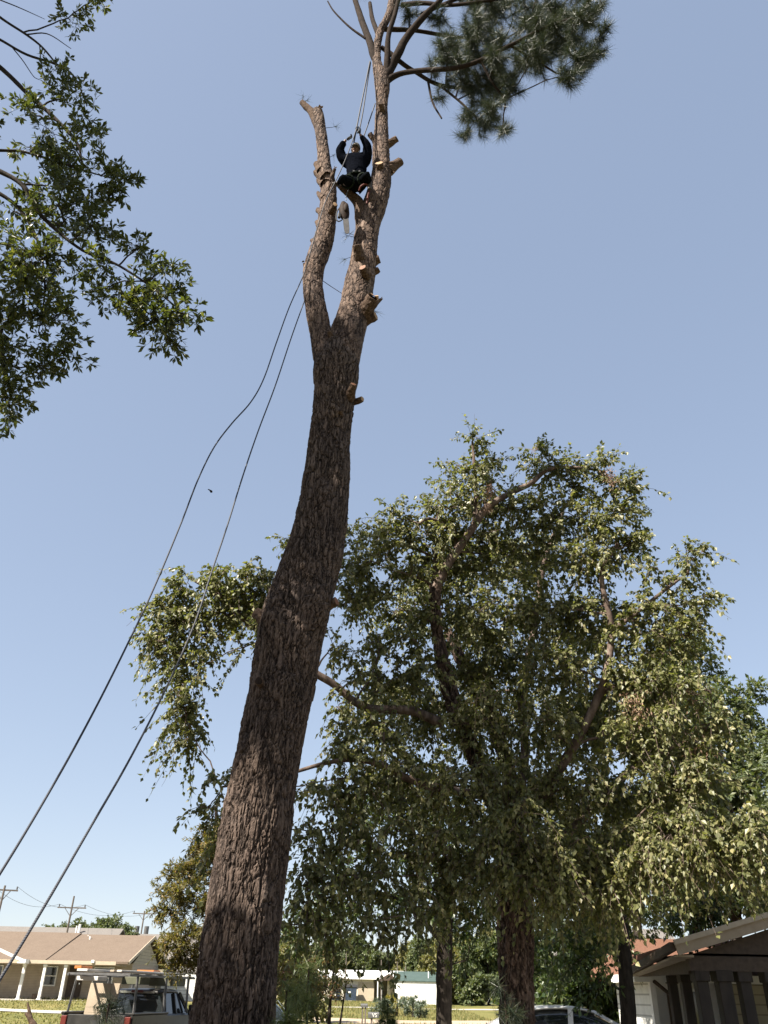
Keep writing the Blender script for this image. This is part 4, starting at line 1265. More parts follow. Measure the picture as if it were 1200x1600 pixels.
def cone_blobs(x, y, h, sp, z0=0.5):
    r = []
    for f in np.linspace(z0 / h, 0.97, 6):
        rr = sp * (1.05 - f) + 0.10
        for k in range(3 if f < 0.85 else 1):
            a = RNG.uniform(0, 6.28)
            r.append((np.array([x + math.cos(a) * rr * 0.55, y + math.sin(a) * rr * 0.55, h * f]), rr * 0.5, 0.16, rr * 0.5))
    return r


p = at(478, 1590, 9.5)
young_pine('bright green young pine right of the pine trunk', p, 1.95, 0.55, 22, cone_blobs(p[0], p[1], 1.95, 0.6))
p = at(445, 1590, 8.6)
young_pine('small yellowish pine close to the foot of the big trunk', p, 1.75, 0.4, 22, cone_blobs(p[0], p[1], 1.75, 0.45))
p = at(790, 1590, 11)
young_pine('dark young pine in shade in front of the birch trunk', p, 1.85, 0.5, 22, cone_blobs(p[0], p[1], 1.85, 0.6), 'needle')
p = at(605, 1600, 16)
young_pine('small spiky pine top in front of the near mailbox', p, 1.62, 0.3, 30, cone_blobs(p[0], p[1], 1.62, 0.34, 0.9), 'needle_young', 0.16)
p = at(165, 1600, 8)
young_pine('dark pine brush in front of the pickup truck', p, 1.62, 0.5, 22, cone_blobs(p[0], p[1], 1.62, 0.62, 0.8), 'needle', 0.22)
# red-tinged crepe myrtle right of the young pine
mbp = at(520, 1600, 24)
simple_tree('crepe_myrtle', 'bushy crepe myrtle with reddish leaf tips beside the young pine', mbp, [[mbp[0], 24, -0.05, 0.06], [mbp[0] - 0.1, 24, 1.2, 0.045], [mbp[0], 24, 2.6, 0.02]],
            [(505, 1512, 26, 14, 24), (485, 1520, 20, 14, 24), (525, 1530, 18, 14, 24), (505, 1540, 28, 18, 24), (525, 1556, 16, 12, 24), (500, 1565, 26, 14, 24), (535, 1545, 10, 12, 24), (455, 1520, 18, 16, 24), (440, 1545, 16, 22, 24)],
            'myrtle_leaf', 'oak_bark', cat='shrub', limbs=[[[mbp[0], 24, 0.05, 0.04], [mbp[0] - 0.35, 24, 0.9, 0.03], [mbp[0] - 0.7, 24, 2.0, 0.015]], [[mbp[0], 24, 0.05, 0.04], [mbp[0] + 0.15, 24, 0.8, 0.03], [mbp[0] + 0.3, 24, 1.9, 0.015]]],
            sub_per_m2=26.0, twigs=5, twig_len=0.25, droop=0.05, leaves=14, leaf_len=0.06, leaf_w=0.5, hang=0.1, branch_r=0.02, up_pen=0.3, twig_r=0.003)


# clump of yuccas and shrubs on the far lawn
def yucca(px, D, h, r, mat, label, n=150, name='yucca'):
    p = at(px, 1580, D)
    g = float(terrain(p[0], D))
    t = thing(name, label, 'shrub', (p[0], D, g), group='shrubs on the far lawn')
    mb = MB()
    mb.tube([[p[0], D, g - 0.05], [p[0] + 0.04, D, g + h * 0.4], [p[0], D, g + h * 0.75]], [0.09, 0.07, 0.03], 7)
    mb.build('stem', M['oak_bark'], t)
    heads = [(np.array([p[0] + RNG.normal(0, r * 0.45), D + RNG.normal(0, r * 0.45), g + h * RNG.uniform(0.12, 0.78)])) for _ in range(14)]
    P = np.concatenate([np.repeat(c[None], n // 3, 0) for c in heads])
    d = unit(RNG.normal(size=(len(P), 3)) + np.array([0, 0, 0.35]))
    L = RNG.uniform(0.35, 0.62, len(P)) * r * 0.9
    V, F = leaves_geo(P, d, RNG.normal(size=(len(P), 3)), L, L * 0.13, 0.3)
    o = link('leaves', fast_mesh('leaves', V, F, [M[mat]]), t)
    o['kind'] = 'stuff'


for a in [(592, 74, 1.45, 0.75, 'yucca', 'grey green yucca at the left end of the shrub clump'), (606, 75, 1.55, 0.75, 'yucca', 'spiky yucca second from the left in the shrub clump'), (620, 76, 1.8, 0.8, 'gold_bush', 'yellow bush in the middle of the shrub clump'), (632, 75, 1.7, 0.8, 'yucca', 'spiky yucca just right of the yellow bush'), (645, 74, 1.75, 0.7, 'yucca', 'tallest yucca near the right end of the shrub clump'), (656, 73, 1.4, 0.8, 'yucca', 'yucca at the right end of the shrub clump')]:
    yucca(*a)

# sawn limb standing out of the brush, lower left
cb_ = thing('cut_branch', 'bare reddish broken branch sticking up at the lower left', 'branch', tuple(at(60, 1620, 9)))
limb_part(cb_, None, limb_px([(75, 1700, 9, 9), (58, 1620, 9, 7), (48, 1594, 9, 4), (40, 1583, 9, 2.4)]), 'stem', M['stub_bark'], 9, 0.04, 0.1)
limb_part(cb_, None, limb_px([(48, 1592, 9, 3.5), (45, 1576, 9, 2.4), (43, 1566, 9, 1)]), 'fork', M['stub_bark'], 7, 0.03, 0.08)


# ------------------------------------------------------------------ climber in the fork
M['jacket'] = mottled('jacket', (0.003, 0.0035, 0.005), (0.007, 0.008, 0.012), 22, 1.0, 0.01, spec=0.0)
M['trousers'] = mottled('trousers', (0.003, 0.0035, 0.0045), (0.008, 0.0095, 0.0115), 20, 1.0, 0.01, spec=0.0)
M['skin'] = mottled('skin', (0.13, 0.07, 0.045), (0.19, 0.105, 0.07), 15, 0.55)
M['cap'] = mottled('cap', (0.07, 0.062, 0.048), (0.13, 0.115, 0.09), 20, 0.75, 0.003)
M['glove'] = mottled('glove', (0.012, 0.013, 0.016), (0.04, 0.04, 0.042), 25, 0.8, 0.003)
M['boot'] = mottled('boot', (0.03, 0.022, 0.016), (0.075, 0.055, 0.04), 20, 0.7, 0.003)
M['harness'] = mottled('harness', (0.005, 0.009, 0.006), (0.012, 0.02, 0.012), 20, 0.8, spec=0.1)
M['red_strap'] = mottled('red_strap', (0.09, 0.014, 0.008), (0.14, 0.026, 0.016), 18, 0.7)
M['hair'] = plain('hair', (0.02, 0.014, 0.01), 0.6)
M['pale_strap'] = plain('pale_strap', (0.55, 0.53, 0.5), 0.6)


def skin_mesh(name, joints, edges_, mat, parent, sub=2, root=0):
    """continuous limb surface grown over a jointed skeleton: joints (x y z r)"""
    me = bpy.data.meshes.new(name)
    me.from_pydata([tuple(j[:3]) for j in joints], edges_, [])
    o = bpy.data.objects.new(name, me)
    COL.objects.link(o)
    md = o.modifiers.new('s', 'SKIN')
    md.use_smooth_shade = True
    for i, j in enumerate(joints):
        sv = me.skin_vertices[0].data[i]
        r = j[3]
        sv.radius = (r, j[4] if len(j) > 4 else r)
        sv.use_root = (i == root)
    ss = o.modifiers.new('b', 'SUBSURF')
    ss.levels = sub
    ss.render_levels = sub
    bpy.context.view_layer.update()
    dg = bpy.context.evaluated_depsgraph_get()
    ev = o.evaluated_get(dg)
    nm = bpy.data.meshes.new_from_object(ev)
    bpy.data.objects.remove(o, do_unlink=True)
    nm.name = name
    nm.materials.clear()
    nm.materials.append(mat)
    V = np.empty(len(nm.vertices) * 3)
    nm.vertices.foreach_get('co', V)
    V = V.reshape(-1, 3)
    if name in ('jacket', 'trousers'):
        V += 0.014 * np.stack([fbm(V * 14, 70, 2), fbm(V * 14, 75, 2), fbm(V * 14, 80, 2)], 1)
        nm.vertices.foreach_set('co', V.ravel())
    nm.polygons.foreach_set('use_smooth', np.ones(len(nm.polygons), dtype=bool))
    return link(name, nm, parent)


def J(px, py, D, r, r2=None):
    p = at(px, py, D)
    return (p[0], p[1], p[2], r) if r2 is None else (p[0], p[1], p[2], r, r2)


man = thing('person', 'climber in dark clothes and pale cap sitting in the fork of the pine', 'person', tuple(at(556, 296, 9.75)))
# anchor joints (photo pixel, distance)
pel = (557, 284, 9.72)
tor = (557, 266, 9.78)
che = (557, 249, 9.82)
nek = (555.5, 241, 9.80)
shL, elL, wrL = (535, 250, 9.80), (530.5, 233, 9.70), (541, 218, 9.62)
shR, elR, wrR = (574.5, 245, 9.80), (573.5, 226, 9.68), (562, 209, 9.60)
hiL, knL, anL = (549, 288, 9.72), (536, 278, 9.36), (529.5, 288, 9.66)
hiR, knR, anR = (565, 287, 9.72), (573, 272, 9.38), (577, 288, 9.62)
body = skin_mesh('body', [J(*pel, 0.12, 0.10), J(*tor, 0.12, 0.10), J(*che, 0.13, 0.10), J(*nek, 0.05), J(554.5, 235, 9.77, 0.075), J(*shL, 0.06), J(*elL, 0.042), J(*wrL, 0.028), J(*shR, 0.06), J(*elR, 0.042), J(*wrR, 0.028), J(*hiL, 0.085), J(*knL, 0.06), J(*anL, 0.04), J(*hiR, 0.085), J(*knR, 0.06), J(*anR, 0.04)],
                 [(0, 1), (1, 2), (2, 3), (3, 4), (2, 5), (5, 6), (6, 7), (2, 8), (8, 9), (9, 10), (0, 11), (11, 12), (12, 13), (0, 14), (14, 15), (15, 16)], M['skin'], man)
jac = skin_mesh('jacket', [J(557, 288, 9.71, 0.19, 0.16), J(*tor, 0.22, 0.17), J(*che, 0.22, 0.16), J(555.5, 243, 9.81, 0.085), J(*shL, 0.12), J(*elL, 0.09), J(539.5, 221, 9.64, 0.055), J(*shR, 0.12), J(*elR, 0.09), J(564, 212, 9.62, 0.046)],
                [(0, 1), (1, 2), (2, 3), (2, 4), (4, 5), (5, 6), (2, 7), (7, 8), (8, 9)], M['jacket'], man)
tro = skin_mesh('trousers', [J(*pel, 0.15, 0.13), J(*hiL, 0.105), J(*knL, 0.082), J(530.5, 285.5, 9.6, 0.06), J(*hiR, 0.105), J(*knR, 0.082), J(576.5, 285.5, 9.58, 0.06)],
                [(0, 1), (1, 2), (2, 3), (0, 4), (4, 5), (5, 6)], M['trousers'], man)


def ellipsoid(mb, c, R3, A=None, nu=16, nv=10, mi=0, vmin=0.0, vmax=1.0):
    u = np.arange(nu) / nu * 2 * math.pi
    v = np.linspace(vmin, vmax, nv) * math.pi
    P = np.stack([np.sin(v)[:, None] * np.cos(u)[None], np.sin(v)[:, None] * np.sin(u)[None], np.cos(v)[:, None] * np.ones(nu)[None]], -1).reshape(-1, 3) * np.asarray(R3)
    if A is not None:
        P = P @ np.asarray(A).T
    i = np.arange(nv - 1)[:, None] * nu
    j = np.arange(nu)[None]
    F = np.stack([i + j, i + (j + 1) % nu, i + nu + (j + 1) % nu, i + nu + j], -1).reshape(-1, 4)
    return mb.add(P + np.asarray(c), F, mi)


# head: tipped forward over the rope, face with nose, brow, ears, mouth under a pale cap
HC = np.array(at(555.5, 234, 9.74))
HA = np.array(Matrix.Rotation(rad(28), 3, 'X') @ Matrix.Rotation(rad(8), 3, 'Y'))


def hp(x, y, z):
    return HC + HA @ np.array([x, y, z])


mb = MB()
ellipsoid(mb, HC, (0.078, 0.098, 0.118), HA, 20, 14)
ellipsoid(mb, hp(0, -0.045, -0.075), (0.048, 0.05, 0.045), HA, 14, 8)
ellipsoid(mb, hp(0, -0.102, -0.015), (0.014, 0.022, 0.028), HA, 10, 8)
ellipsoid(mb, hp(0, -0.085, 0.022), (0.05, 0.018, 0.012), HA, 12, 6)
mb.build('head', M['skin'], man, smooth=True)
for s_ in (-1, 1):
    mb = MB()
    ellipsoid(mb, hp(0.080 * s_, 0.005, -0.005), (0.012, 0.022, 0.034), HA, 10, 8)
    mb.build('ear', M['skin'], man, smooth=True)
    mb = MB()
    ellipsoid(mb, hp(0.030 * s_, -0.086, 0.004), (0.012, 0.009, 0.008), HA, 10, 6)
    mb.build('eye', M['hair'], man, smooth=True)
mb = MB()
ellipsoid(mb, hp(0, -0.090, -0.06), (0.026, 0.010, 0.006), HA, 10, 6)
mb.build('mouth', M['red_strap'], man, smooth=True)
mb = MB()
ellipsoid(mb, hp(0, 0.022, -0.008), (0.083, 0.092, 0.112), HA, 18, 10, vmin=0.0, vmax=0.66)
mb.build('hair', M['hair'], man, smooth=True)
mb = MB()
ellipsoid(mb, hp(0, 0.0, 0.022), (0.094, 0.112, 0.118), HA, 20, 9, vmin=0.0, vmax=0.52)
ellipsoid(mb, hp(0, -0.085, 0.030), (0.075, 0.085, 0.012), HA, 16, 6)
mb.build('cap', M['cap'], man, smooth=True)
mb = MB()
mb.tube([hp(-0.075, -0.01, 0.0), hp(-0.06, -0.05, -0.09), hp(0, -0.075, -0.125), hp(0.06, -0.05, -0.09), hp(0.075, -0.01, 0.0)], [0.008] * 5, 6)
mb.build('chin_strap', M['pale_strap'], man)


def hand(wrist, grip, name='glove'):
    """gloved hand with palm, four fingers of unequal length curled round the rope and a thumb from the palm's side"""
    w_, g = np.array(wrist), np.array(grip)
    d = unit(g - w_)
    side = unit(np.cross(d, np.array([0, 1.0, 0.2])))
    nrm = np.cross(side, d)
    js = [(*w_, 0.026), (*(w_ + d * 0.05), 0.034, 0.020), (*(w_ + d * 0.095), 0.036, 0.018)]
    ed = [(0, 1), (1, 2)]
    for k, (o, L) in enumerate(((-0.032, 0.062), (-0.011, 0.072), (0.011, 0.068), (0.032, 0.052))):
        b = w_ + d * 0.098 + side * o
        i = len(js)
        js += [(*(b), 0.0095), (*(b + d * L * 0.45 - nrm * L * 0.15), 0.009), (*(b + d * L * 0.62 - nrm * L * 0.6), 0.0085), (*(b + d * L * 0.30 - nrm * L * 0.85), 0.007)]
        ed += [(2, i), (i, i + 1), (i + 1, i + 2), (i + 2, i + 3)]
    i = len(js)
    b = w_ + d * 0.04 + side * -0.034
    js += [(*b, 0.012), (*(b + d * 0.03 - side * 0.02 - nrm * 0.02), 0.011), (*(b + d * 0.05 - side * 0.005 - nrm * 0.045), 0.009)]
    ed += [(1, i), (i, i + 1), (i + 1, i + 2)]
    return skin_mesh(name, js, ed, M['glove'], man, 1)


hand(at(*wrL), at(551, 213, 9.56))
hand(at(*wrR), at(558, 201, 9.56))
for (a_, k_) in ((anL, (522, 285, 9.55)), (anR, (579, 296, 9.5))):
    A_, K_ = at(*a_), at(*k_)
    d_ = unit(K_ - A_)
    skin_mesh('boot', [(*(A_ - np.array([0, 0, -0.10])), 0.055), (*A_, 0.058), (*(A_ + d_ * 0.10 + np.array([0, 0, -0.035])), 0.05, 0.042), (*(A_ + d_ * 0.21 + np.array([0, 0, -0.045])), 0.042, 0.03)], [(0, 1), (1, 2), (2, 3)], M['boot'], man)
mb = MB()
pts = [np.array(at(*pel)) + np.array([0.185 * math.cos(a), 0.16 * math.sin(a), 0.07]) for a in np.linspace(0, 2 * math.pi, 17)]
mb.tube(pts, [0.028] * 17, 6)
hb = mb.build('harness_belt', M['harness'], man)
for s_ in (-1, 1):
    mb = MB()
    c_ = (np.array(at(*hiL)) * 0.55 + np.array(at(*knL)) * 0.45) if s_ < 0 else (np.array(at(*hiR)) * 0.55 + np.array(at(*knR)) * 0.45)
    ax = unit(np.array(at(*knL)) - np.array(at(*hiL))) if s_ < 0 else unit(np.array(at(*knR)) - np.array(at(*hiR)))
    e1 = unit(np.cross(ax, np.array([0, 0, 1.0])))
    e2 = np.cross(ax, e1)
    mb.tube([c_ + (e1 * math.cos(a) + e2 * math.sin(a)) * 0.118 for a in np.linspace(0, 2 * math.pi, 15)], [0.02] * 15, 6)
    mb.build('leg_loop', M['harness'], man)
for dx in (-0.05, 0.06):
    mb = MB()
    mb.box(np.array(at(*pel)) + np.array([dx, -0.175, 0.075]), (0.035, 0.02, 0.05))
    mb.build('buckle', M['glove'], man, bevel=0.004)
# red flip line from the belt round the right-hand stem
fl = thing('flip_line', 'red strap slung from the climber round the pine stem', 'strap', tuple(at(570, 300, 9.7)))
mb = MB()
mb.tube(spline([at(561, 298, 9.62), at(564, 291, 9.56), at(572, 288, 9.56), at(577, 296, 9.62), at(575, 306, 9.68), at(573, 318, 9.72)], 24), [0.017] * 24, 8)
mb.build('strap', M['red_strap'], fl)

# ------------------------------------------------------------------ chainsaw hanging below him
M['saw_body'] = mottled('saw_body', (0.010, 0.006, 0.004), (0.035, 0.02, 0.013), 24, 0.7, spec=0.1)
M['saw_bar'] = mottled('saw_bar', (0.025, 0.023, 0.022), (0.055, 0.05, 0.047), 12, 0.6, metallic=0.2)
saw = thing('chainsaw', 'small chainsaw hanging bar down from a cord under the climber', 'chainsaw', tuple(at(541, 366, 9.6)))
k_ = mpp(538, 330, 9.6)
mb = MB()
sec = [(316, 536, 3), (320, 537.5, 6), (327, 537.5, 8.2), (334, 538, 8.2), (340, 539, 6.4), (343, 540, 4)]
rows = [[*at(x, y, 9.6), h * k_] for (y, x, h) in sec]
P_ = np.array(rows)
V, F, C = tube(P_[:, :3], P_[:, 3], 14)
V[:, 1] = (V[:, 1] - 9.6) * 0.75 + 9.6
mb.add(V, F)
c0_, c1_ = P_[0, :3], P_[-1, :3]
ellipsoid(mb, (c0_ * 0.5 + c1_ * 0.5) + np.array([0.035, -0.07, 0]), (0.05, 0.045, 0.12), None, 12, 8)
mb.build('engine_housing', M['saw_body'], saw, smooth=True)
mb = MB()
mb.tube(spline([at(533, 322, 9.62), at(527, 330, 9.6), at(525.5, 342, 9.58), at(529, 346, 9.58), at(534, 344, 9.58)], 18), [0.012] * 18, 7)
mb.build('front_handle', M['black_rubber'], saw)
mb = MB()
mb.box(at(530, 337, 9.56), (0.05, 0.05, 0.12), 0.3)
mb.build('hand_guard', M['black_rubber'], saw, bevel=0.008)
mb = MB()
a_, b_ = np.array(at(540, 340, 9.58)), np.array(at(542.5, 365, 9.58))
dv = unit(b_ - a_)
sv_ = unit(np.cross(dv, np.array([0, 1.0, 0])))
out_ = []
for t_, hw in ((0, 0.044), (0.3, 0.046), (0.7, 0.043), (0.92, 0.036), (1.0, 0.018)):
    out_.append((t_, hw))
L_ = np.linalg.norm(b_ - a_)
ring = [a_ + dv * L_ * t_ + sv_ * hw for t_, hw in out_] + [a_ + dv * L_ * t_ - sv_ * hw for t_, hw in reversed(out_)]
n_ = len(ring)
th = np.array([0, 0.005, 0])
mb.add(np.array([q - th for q in ring] + [q + th for q in ring]), [[i, (i + 1) % n_, n_ + (i + 1) % n_, n_ + i] for i in range(n_)])
for off in (0, n_):
    mb.T.append(np.array([[off, off + i, off + i + 1] for i in range(1, n_ - 1)]))
    mb.tm.append(np.zeros(n_ - 2))
bar_ = mb.build('guide_bar', M['saw_bar'], saw)
mb = MB()
mb.tube([q for q in ring] + [ring[0]], [0.007] * (n_ + 1), 5)
mb.build('chain', M['black_rubber'], bar_)
mb = MB()
mb.tube(spline([at(541, 313, 9.62), at(541, 305, 9.66), at(545, 296, 9.7)], 8), [0.008] * 8, 6)
mb.build('lanyard', M['rope_dark'], saw)


# ------------------------------------------------------------------ ropes
def rope(label, rows, r, mat, n=90, name='rope', twist=True):
    P = spline([at(*q) for q in rows], n)
    V, F, C = tube(P, np.full(n, r), 8)
    o = MB().add(V, F).build(name, M[mat], None, smooth=True)
    tag(o, label, 'rope', 'climbing and pulling ropes')
    return o


def ropemat(name, c1, c2):
    """two-strand braid: dark and pale picks wound round the rope"""
    m, t, b = newmat(name)
    v = coords(t, (1, 1, 1))
    wv = N(t, 'ShaderNodeTexWave', wave_type='BANDS', bands_direction='Z')
    wv.inputs['Scale'].default_value = 22.0
    wv.inputs['Distortion'].default_value = 1.5
    t.links.new(v, wv.inputs[0])
    r = ramp(t, wv.outputs[0], [(0.4, c1), (0.62, c2)])
    t.links.new(r.outputs[0], b.inputs['Base Color'])
    b.inputs['Roughness'].default_value = 0.65
    return m


M['braid'] = ropemat('braid', (0.006, 0.007, 0.013), (0.022, 0.024, 0.034))
M['braid_pale'] = ropemat('braid_pale', (0.007, 0.008, 0.014), (0.045, 0.047, 0.055))
rope('doubled dark climbing line from the upper fork to the climber, left strand', [(578, 96, 9.85), (570, 136, 9.72), (562, 175, 9.62), (556, 206, 9.52), (553, 222, 9.5)], 0.015, 'braid', 50)
rope('doubled dark climbing line from the upper fork to the climber, right strand', [(579, 98, 9.86), (573, 136, 9.74), (567, 175, 9.64), (562, 200, 9.54), (558, 208, 9.52)], 0.013, 'braid', 50)
rope('short dark line beside the stem behind the raised hand', [(586, 162, 9.82), (578, 186, 9.8), (568, 214, 9.78)], 0.012, 'braid', 30)
rope('long rope from the climber across the left stem and sagging down to the lower left', [(556, 204, 9.5), (548, 228, 9.46), (536, 258, 9.46), (524, 284, 9.48), (510, 312, 9.50), (502, 335, 9.52), (494, 362, 9.54), (484, 398, 9.60), (474, 430, 9.72), (452, 480, 9.5), (432, 535, 9.3), (412, 592, 9.1), (392, 628, 9.0), (362, 662, 8.8), (335, 698, 8.6), (310, 748, 8.4), (282, 820, 8.1), (240, 920, 7.7), (200, 1005, 7.3), (150, 1105, 6.9), (90, 1215, 6.5), (0, 1365, 6.0), (-130, 1560, 5.4), (-260, 1780, 4.9)], 0.0098, 'braid', 260)
rope('straight pale rope running from behind the left stem to the lower left corner', [(492, 425, 10.25), (484, 448, 10.1), (475, 472, 9.9), (455, 528, 9.6), (430, 603, 9.3), (404, 672, 9.0), (380, 742, 8.7), (355, 822, 8.4), (332, 890, 8.1), (305, 972, 7.8), (262, 1070, 7.4), (205, 1182, 6.9), (140, 1295, 6.4), (70, 1415, 5.9), (0, 1530, 5.5), (-110, 1700, 5.0), (-200, 1850, 4.7)], 0.0098, 'braid_pale', 220)

# bits of bark falling from the saw
ft = thing('falling_twig', 'dark twig falling through the sky between rope and trunk', 'twig', tuple(at(329, 767, 9)))
limb_part(ft, None, limb_px([(325, 764.5, 9, 0.8), (328, 766, 9, 1.0), (330, 768, 9, 2.2), (331.5, 769, 9, 1.0)]), 'stem', M['limb_bark'], 7, 0.012, 0.1)
ft = thing('falling_twig', 'tiny bark chip in the air beside the left stem', 'twig', tuple(at(474, 409, 9.8)))
limb_part(ft, None, limb_px([(472, 409.5, 9.8, 0.6), (473.5, 408.5, 9.8, 1.3), (475.5, 408, 9.8, 0.6)]), 'stem', M['limb_bark'], 7, 0.012, 0.1)


# ------------------------------------------------------------------ buildings
def gable_roof(mb, x0, x1, y0, y1, ze, zr, th=0.14, over=0.35, mi=0):
    """ridge along x between x0 and x1"""
    ym = (y0 + y1) / 2
    s = (zr - ze) / (ym - y0)
    za = ze - over * s
    for sg in (0, 1):
        ya = y0 - over if sg == 0 else y1 + over
        mb.add([[x0 - over, ya, za], [x1 + over, ya, za], [x1 + over, ym, zr], [x0 - over, ym, zr], [x0 - over, ya, za + th], [x1 + over, ya, za + th], [x1 + over, ym, zr + th], [x0 - over, ym, zr + th]],
               [[0, 1, 2, 3], [4, 7, 6, 5], [0, 4, 5, 1], [1, 5, 6, 2], [3, 2, 6, 7], [0, 3, 7, 4]], mi)
    return mb


def window(parent, x0, x1, z0, z1, y, frame='white_paint', name='window'):
    """window in a wall that faces -Y at y"""
    mb = MB()
    mb.box(((x0 + x1) / 2, y - 0.02, (z0 + z1) / 2), (x1 - x0, 0.03, z1 - z0))
    o = mb.build(name, M['dark_glass'], parent)
    mb = MB()
    f = 0.07
    mb.box(((x0 + x1) / 2, y - 0.04, z1 + f / 2), (x1 - x0 + 2 * f, 0.06, f))
    mb.box(((x0 + x1) / 2, y - 0.05, z0 - f / 2), (x1 - x0 + 2 * f, 0.08, f))
    mb.box((x0 - f / 2, y - 0.04, (z0 + z1) / 2), (f, 0.06, z1 - z0))
    mb.box((x1 + f / 2, y - 0.04, (z0 + z1) / 2), (f, 0.06, z1 - z0))
    mb.box(((x0 + x1) / 2, y - 0.045, (z0 + z1) / 2), (x1 - x0, 0.03, 0.05))
    mb.build('frame', M[frame], o)
    return o


# brown-roofed ranch house across the lawn
gz = 0.85
hs = thing('ranch_house', 'low tan house with brown shingle roof and white porch posts at the lower left', 'house', (-24, 60, gz))
mb = MB()
mb.box((-26, 64.2, gz + 1.05), (20, 7.2, 2.3))
mb.build('wall', M['brick_tan'], hs)
mb = MB()
mb.prism([(60.6, 3.05), (67.8, 3.05), (64.2, 4.48)], 0, -16.04, -15.98)
mb.build('gable_siding', M['siding_tan'], hs)
mb = MB()
gable_roof(mb, -21.5, -16.0, 58.6, 69.8, 3.05, 4.75, 0.13, 0.3)
rf = mb.build('roof', M['brown_roof'], hs)
mb = MB()
gable_roof(mb, -37, -21.2, 58.45, 69.95, 3.05, 4.83, 0.13, 0.25)
rf2 = mb.build('roof', M['brown_roof'], hs)
for (x, z, h) in ((-19.9, 4.35, 0.35), (-21.9, 5.2, 0.3), (-20.3, 4.6, 0.2)):
    mb = MB()
    yy = 58.6 + (z - 3.0) / (1.7 / 5.6)
    mb.tube([[x, yy, z - 0.2], [x, yy, z + h]], [0.06, 0.06], 8)
    mb.build('vent_pipe', M['white_paint'], rf)
mb = MB()
mb.box((-26.6, 57.72, 2.98), (20.6, 0.06, 0.2))
mb.build('fascia', M['trim_tan'], hs)
mb = MB()
mb.box((-26.4, 58.9, 2.88), (20.4, 2.2, 0.05))
mb.build('soffit', M['soffit'], hs)
mb = MB()
mb.bar((-15.66, 58.35, 3.02), (-15.66, 64.2, 4.78), 0.05, 0.2)
mb.bar((-15.66, 70.05, 3.02), (-15.66, 64.2, 4.78), 0.05, 0.2)
mb.build('rake_board', M['trim_tan'], hs)
mb = MB()
mb.bar((-23.6, 56.9, 3.62), (-22.0, 57.2, 3.02), 0.30, 0.16)
mb.box((-22.0, 57.4, 2.98), (0.5, 0.7, 0.22))
mb.build('porch_fascia', M['white_paint'], hs)
mb = MB()
mb.box((-17.75, 57.67, 3.06), (0.18, 0.1, 0.16))
mb.build('gutter_elbow', M['white_paint'], hs)
for x in (-22.05, -20.75, -19.45):
    mb = MB()
    mb.box((x, 57.9, (gz + 2.86) / 2), (0.16, 0.16, 2.86 - gz))
    mb.box((x, 57.9, gz + 0.06), (0.24, 0.24, 0.2))
    mb.box((x, 57.9, 2.80), (0.22, 0.22, 0.1))
    mb.build('porch_post', M['white_paint'], hs)
window(hs, -21.6, -20.9, gz + 0.9, gz + 1.9, 60.6)
mb = MB()
mb.box((-19.6, 60.57, gz + 1.0), (0.95, 0.05, 2.0))
dr_ = mb.build('door', M['trim_brown'], hs)
mb = MB()
mb.box((-19.25, 60.52, gz + 1.0), (0.06, 0.06, 0.08))
mb.build('handle', M['chrome'], dr_)
window(hs, -26.5, -24.5, gz + 0.8, gz + 1.9, 60.6)
window(hs, -18.4, -17.2, gz + 0.8, gz + 1.9, 60.6)
mb = MB()
mb.box((-26.0, 58.9, gz + 0.02), (20, 3.4, 0.16))
mb.build('porch_slab', M['concrete'], hs)
mb = MB()
mb.box((-21.2, 58.6, gz + 0.25), (0.5, 0.4, 0.3), 0.3)
mb.build('porch_box', M['trim_brown'], None)
tag(bpy.data.objects['porch_box'], 'brown box left on the porch between the first two posts', 'box')

h2 = thing('grey_house', 'grey roofed house with small gable showing over the brown roof', 'house', (-26, 84, 0.8))
mb = MB()
mb.box((-30, 86, 2.6), (18, 7.0, 4.4))
mb.build('wall', M['siding_tan'], h2)
mb = MB()
gable_roof(mb, -39, -24.4, 82.5, 89.5, 4.6, 6.35, 0.15, 0.3)
mb.build('roof', M['grey_roof'], h2)
mb = MB()
mb.prism([(82.5, 4.6), (89.5, 4.6), (86, 6.3)], 0, -24.45, -24.38)
mb.build('gable_siding', M['siding_tan'], h2)
mb = MB()
mb.tube([[-28, 85, 5.6], [-28, 85, 6.75]], [0.12, 0.12], 8)
mb.build('vent_pipe', M['white_paint'], h2)
h3 = thing('grey_house', 'far grey roof showing between gable and cypress', 'house', (-19, 92, 0.9))
mb = MB()
mb.box((-20.5, 95, 2.4), (9, 7, 3.4))
mb.build('wall', M['siding_tan'], h3)
mb = MB()
gable_roof(mb, -25, -16.2, 91.5, 98.5, 4.0, 6.4, 0.15, 0.3)
mb.build('roof', M['grey_roof'], h3)

sd = thing('shed', 'white horizontal siding shed behind the pickup truck', 'shed', (-12.9, 68.5, 0.8))
mb = MB()
mb.box((-12.9, 68.5, 1.7), (5.0, 3, 2.0))
mb.build('wall', M['siding_white'], sd)
mb = MB()
gable_roof(mb, -15.35, -10.45, 67, 70, 2.68, 3.0, 0.1, 0.05)
mb.build('roof', M['grey_roof'], sd)

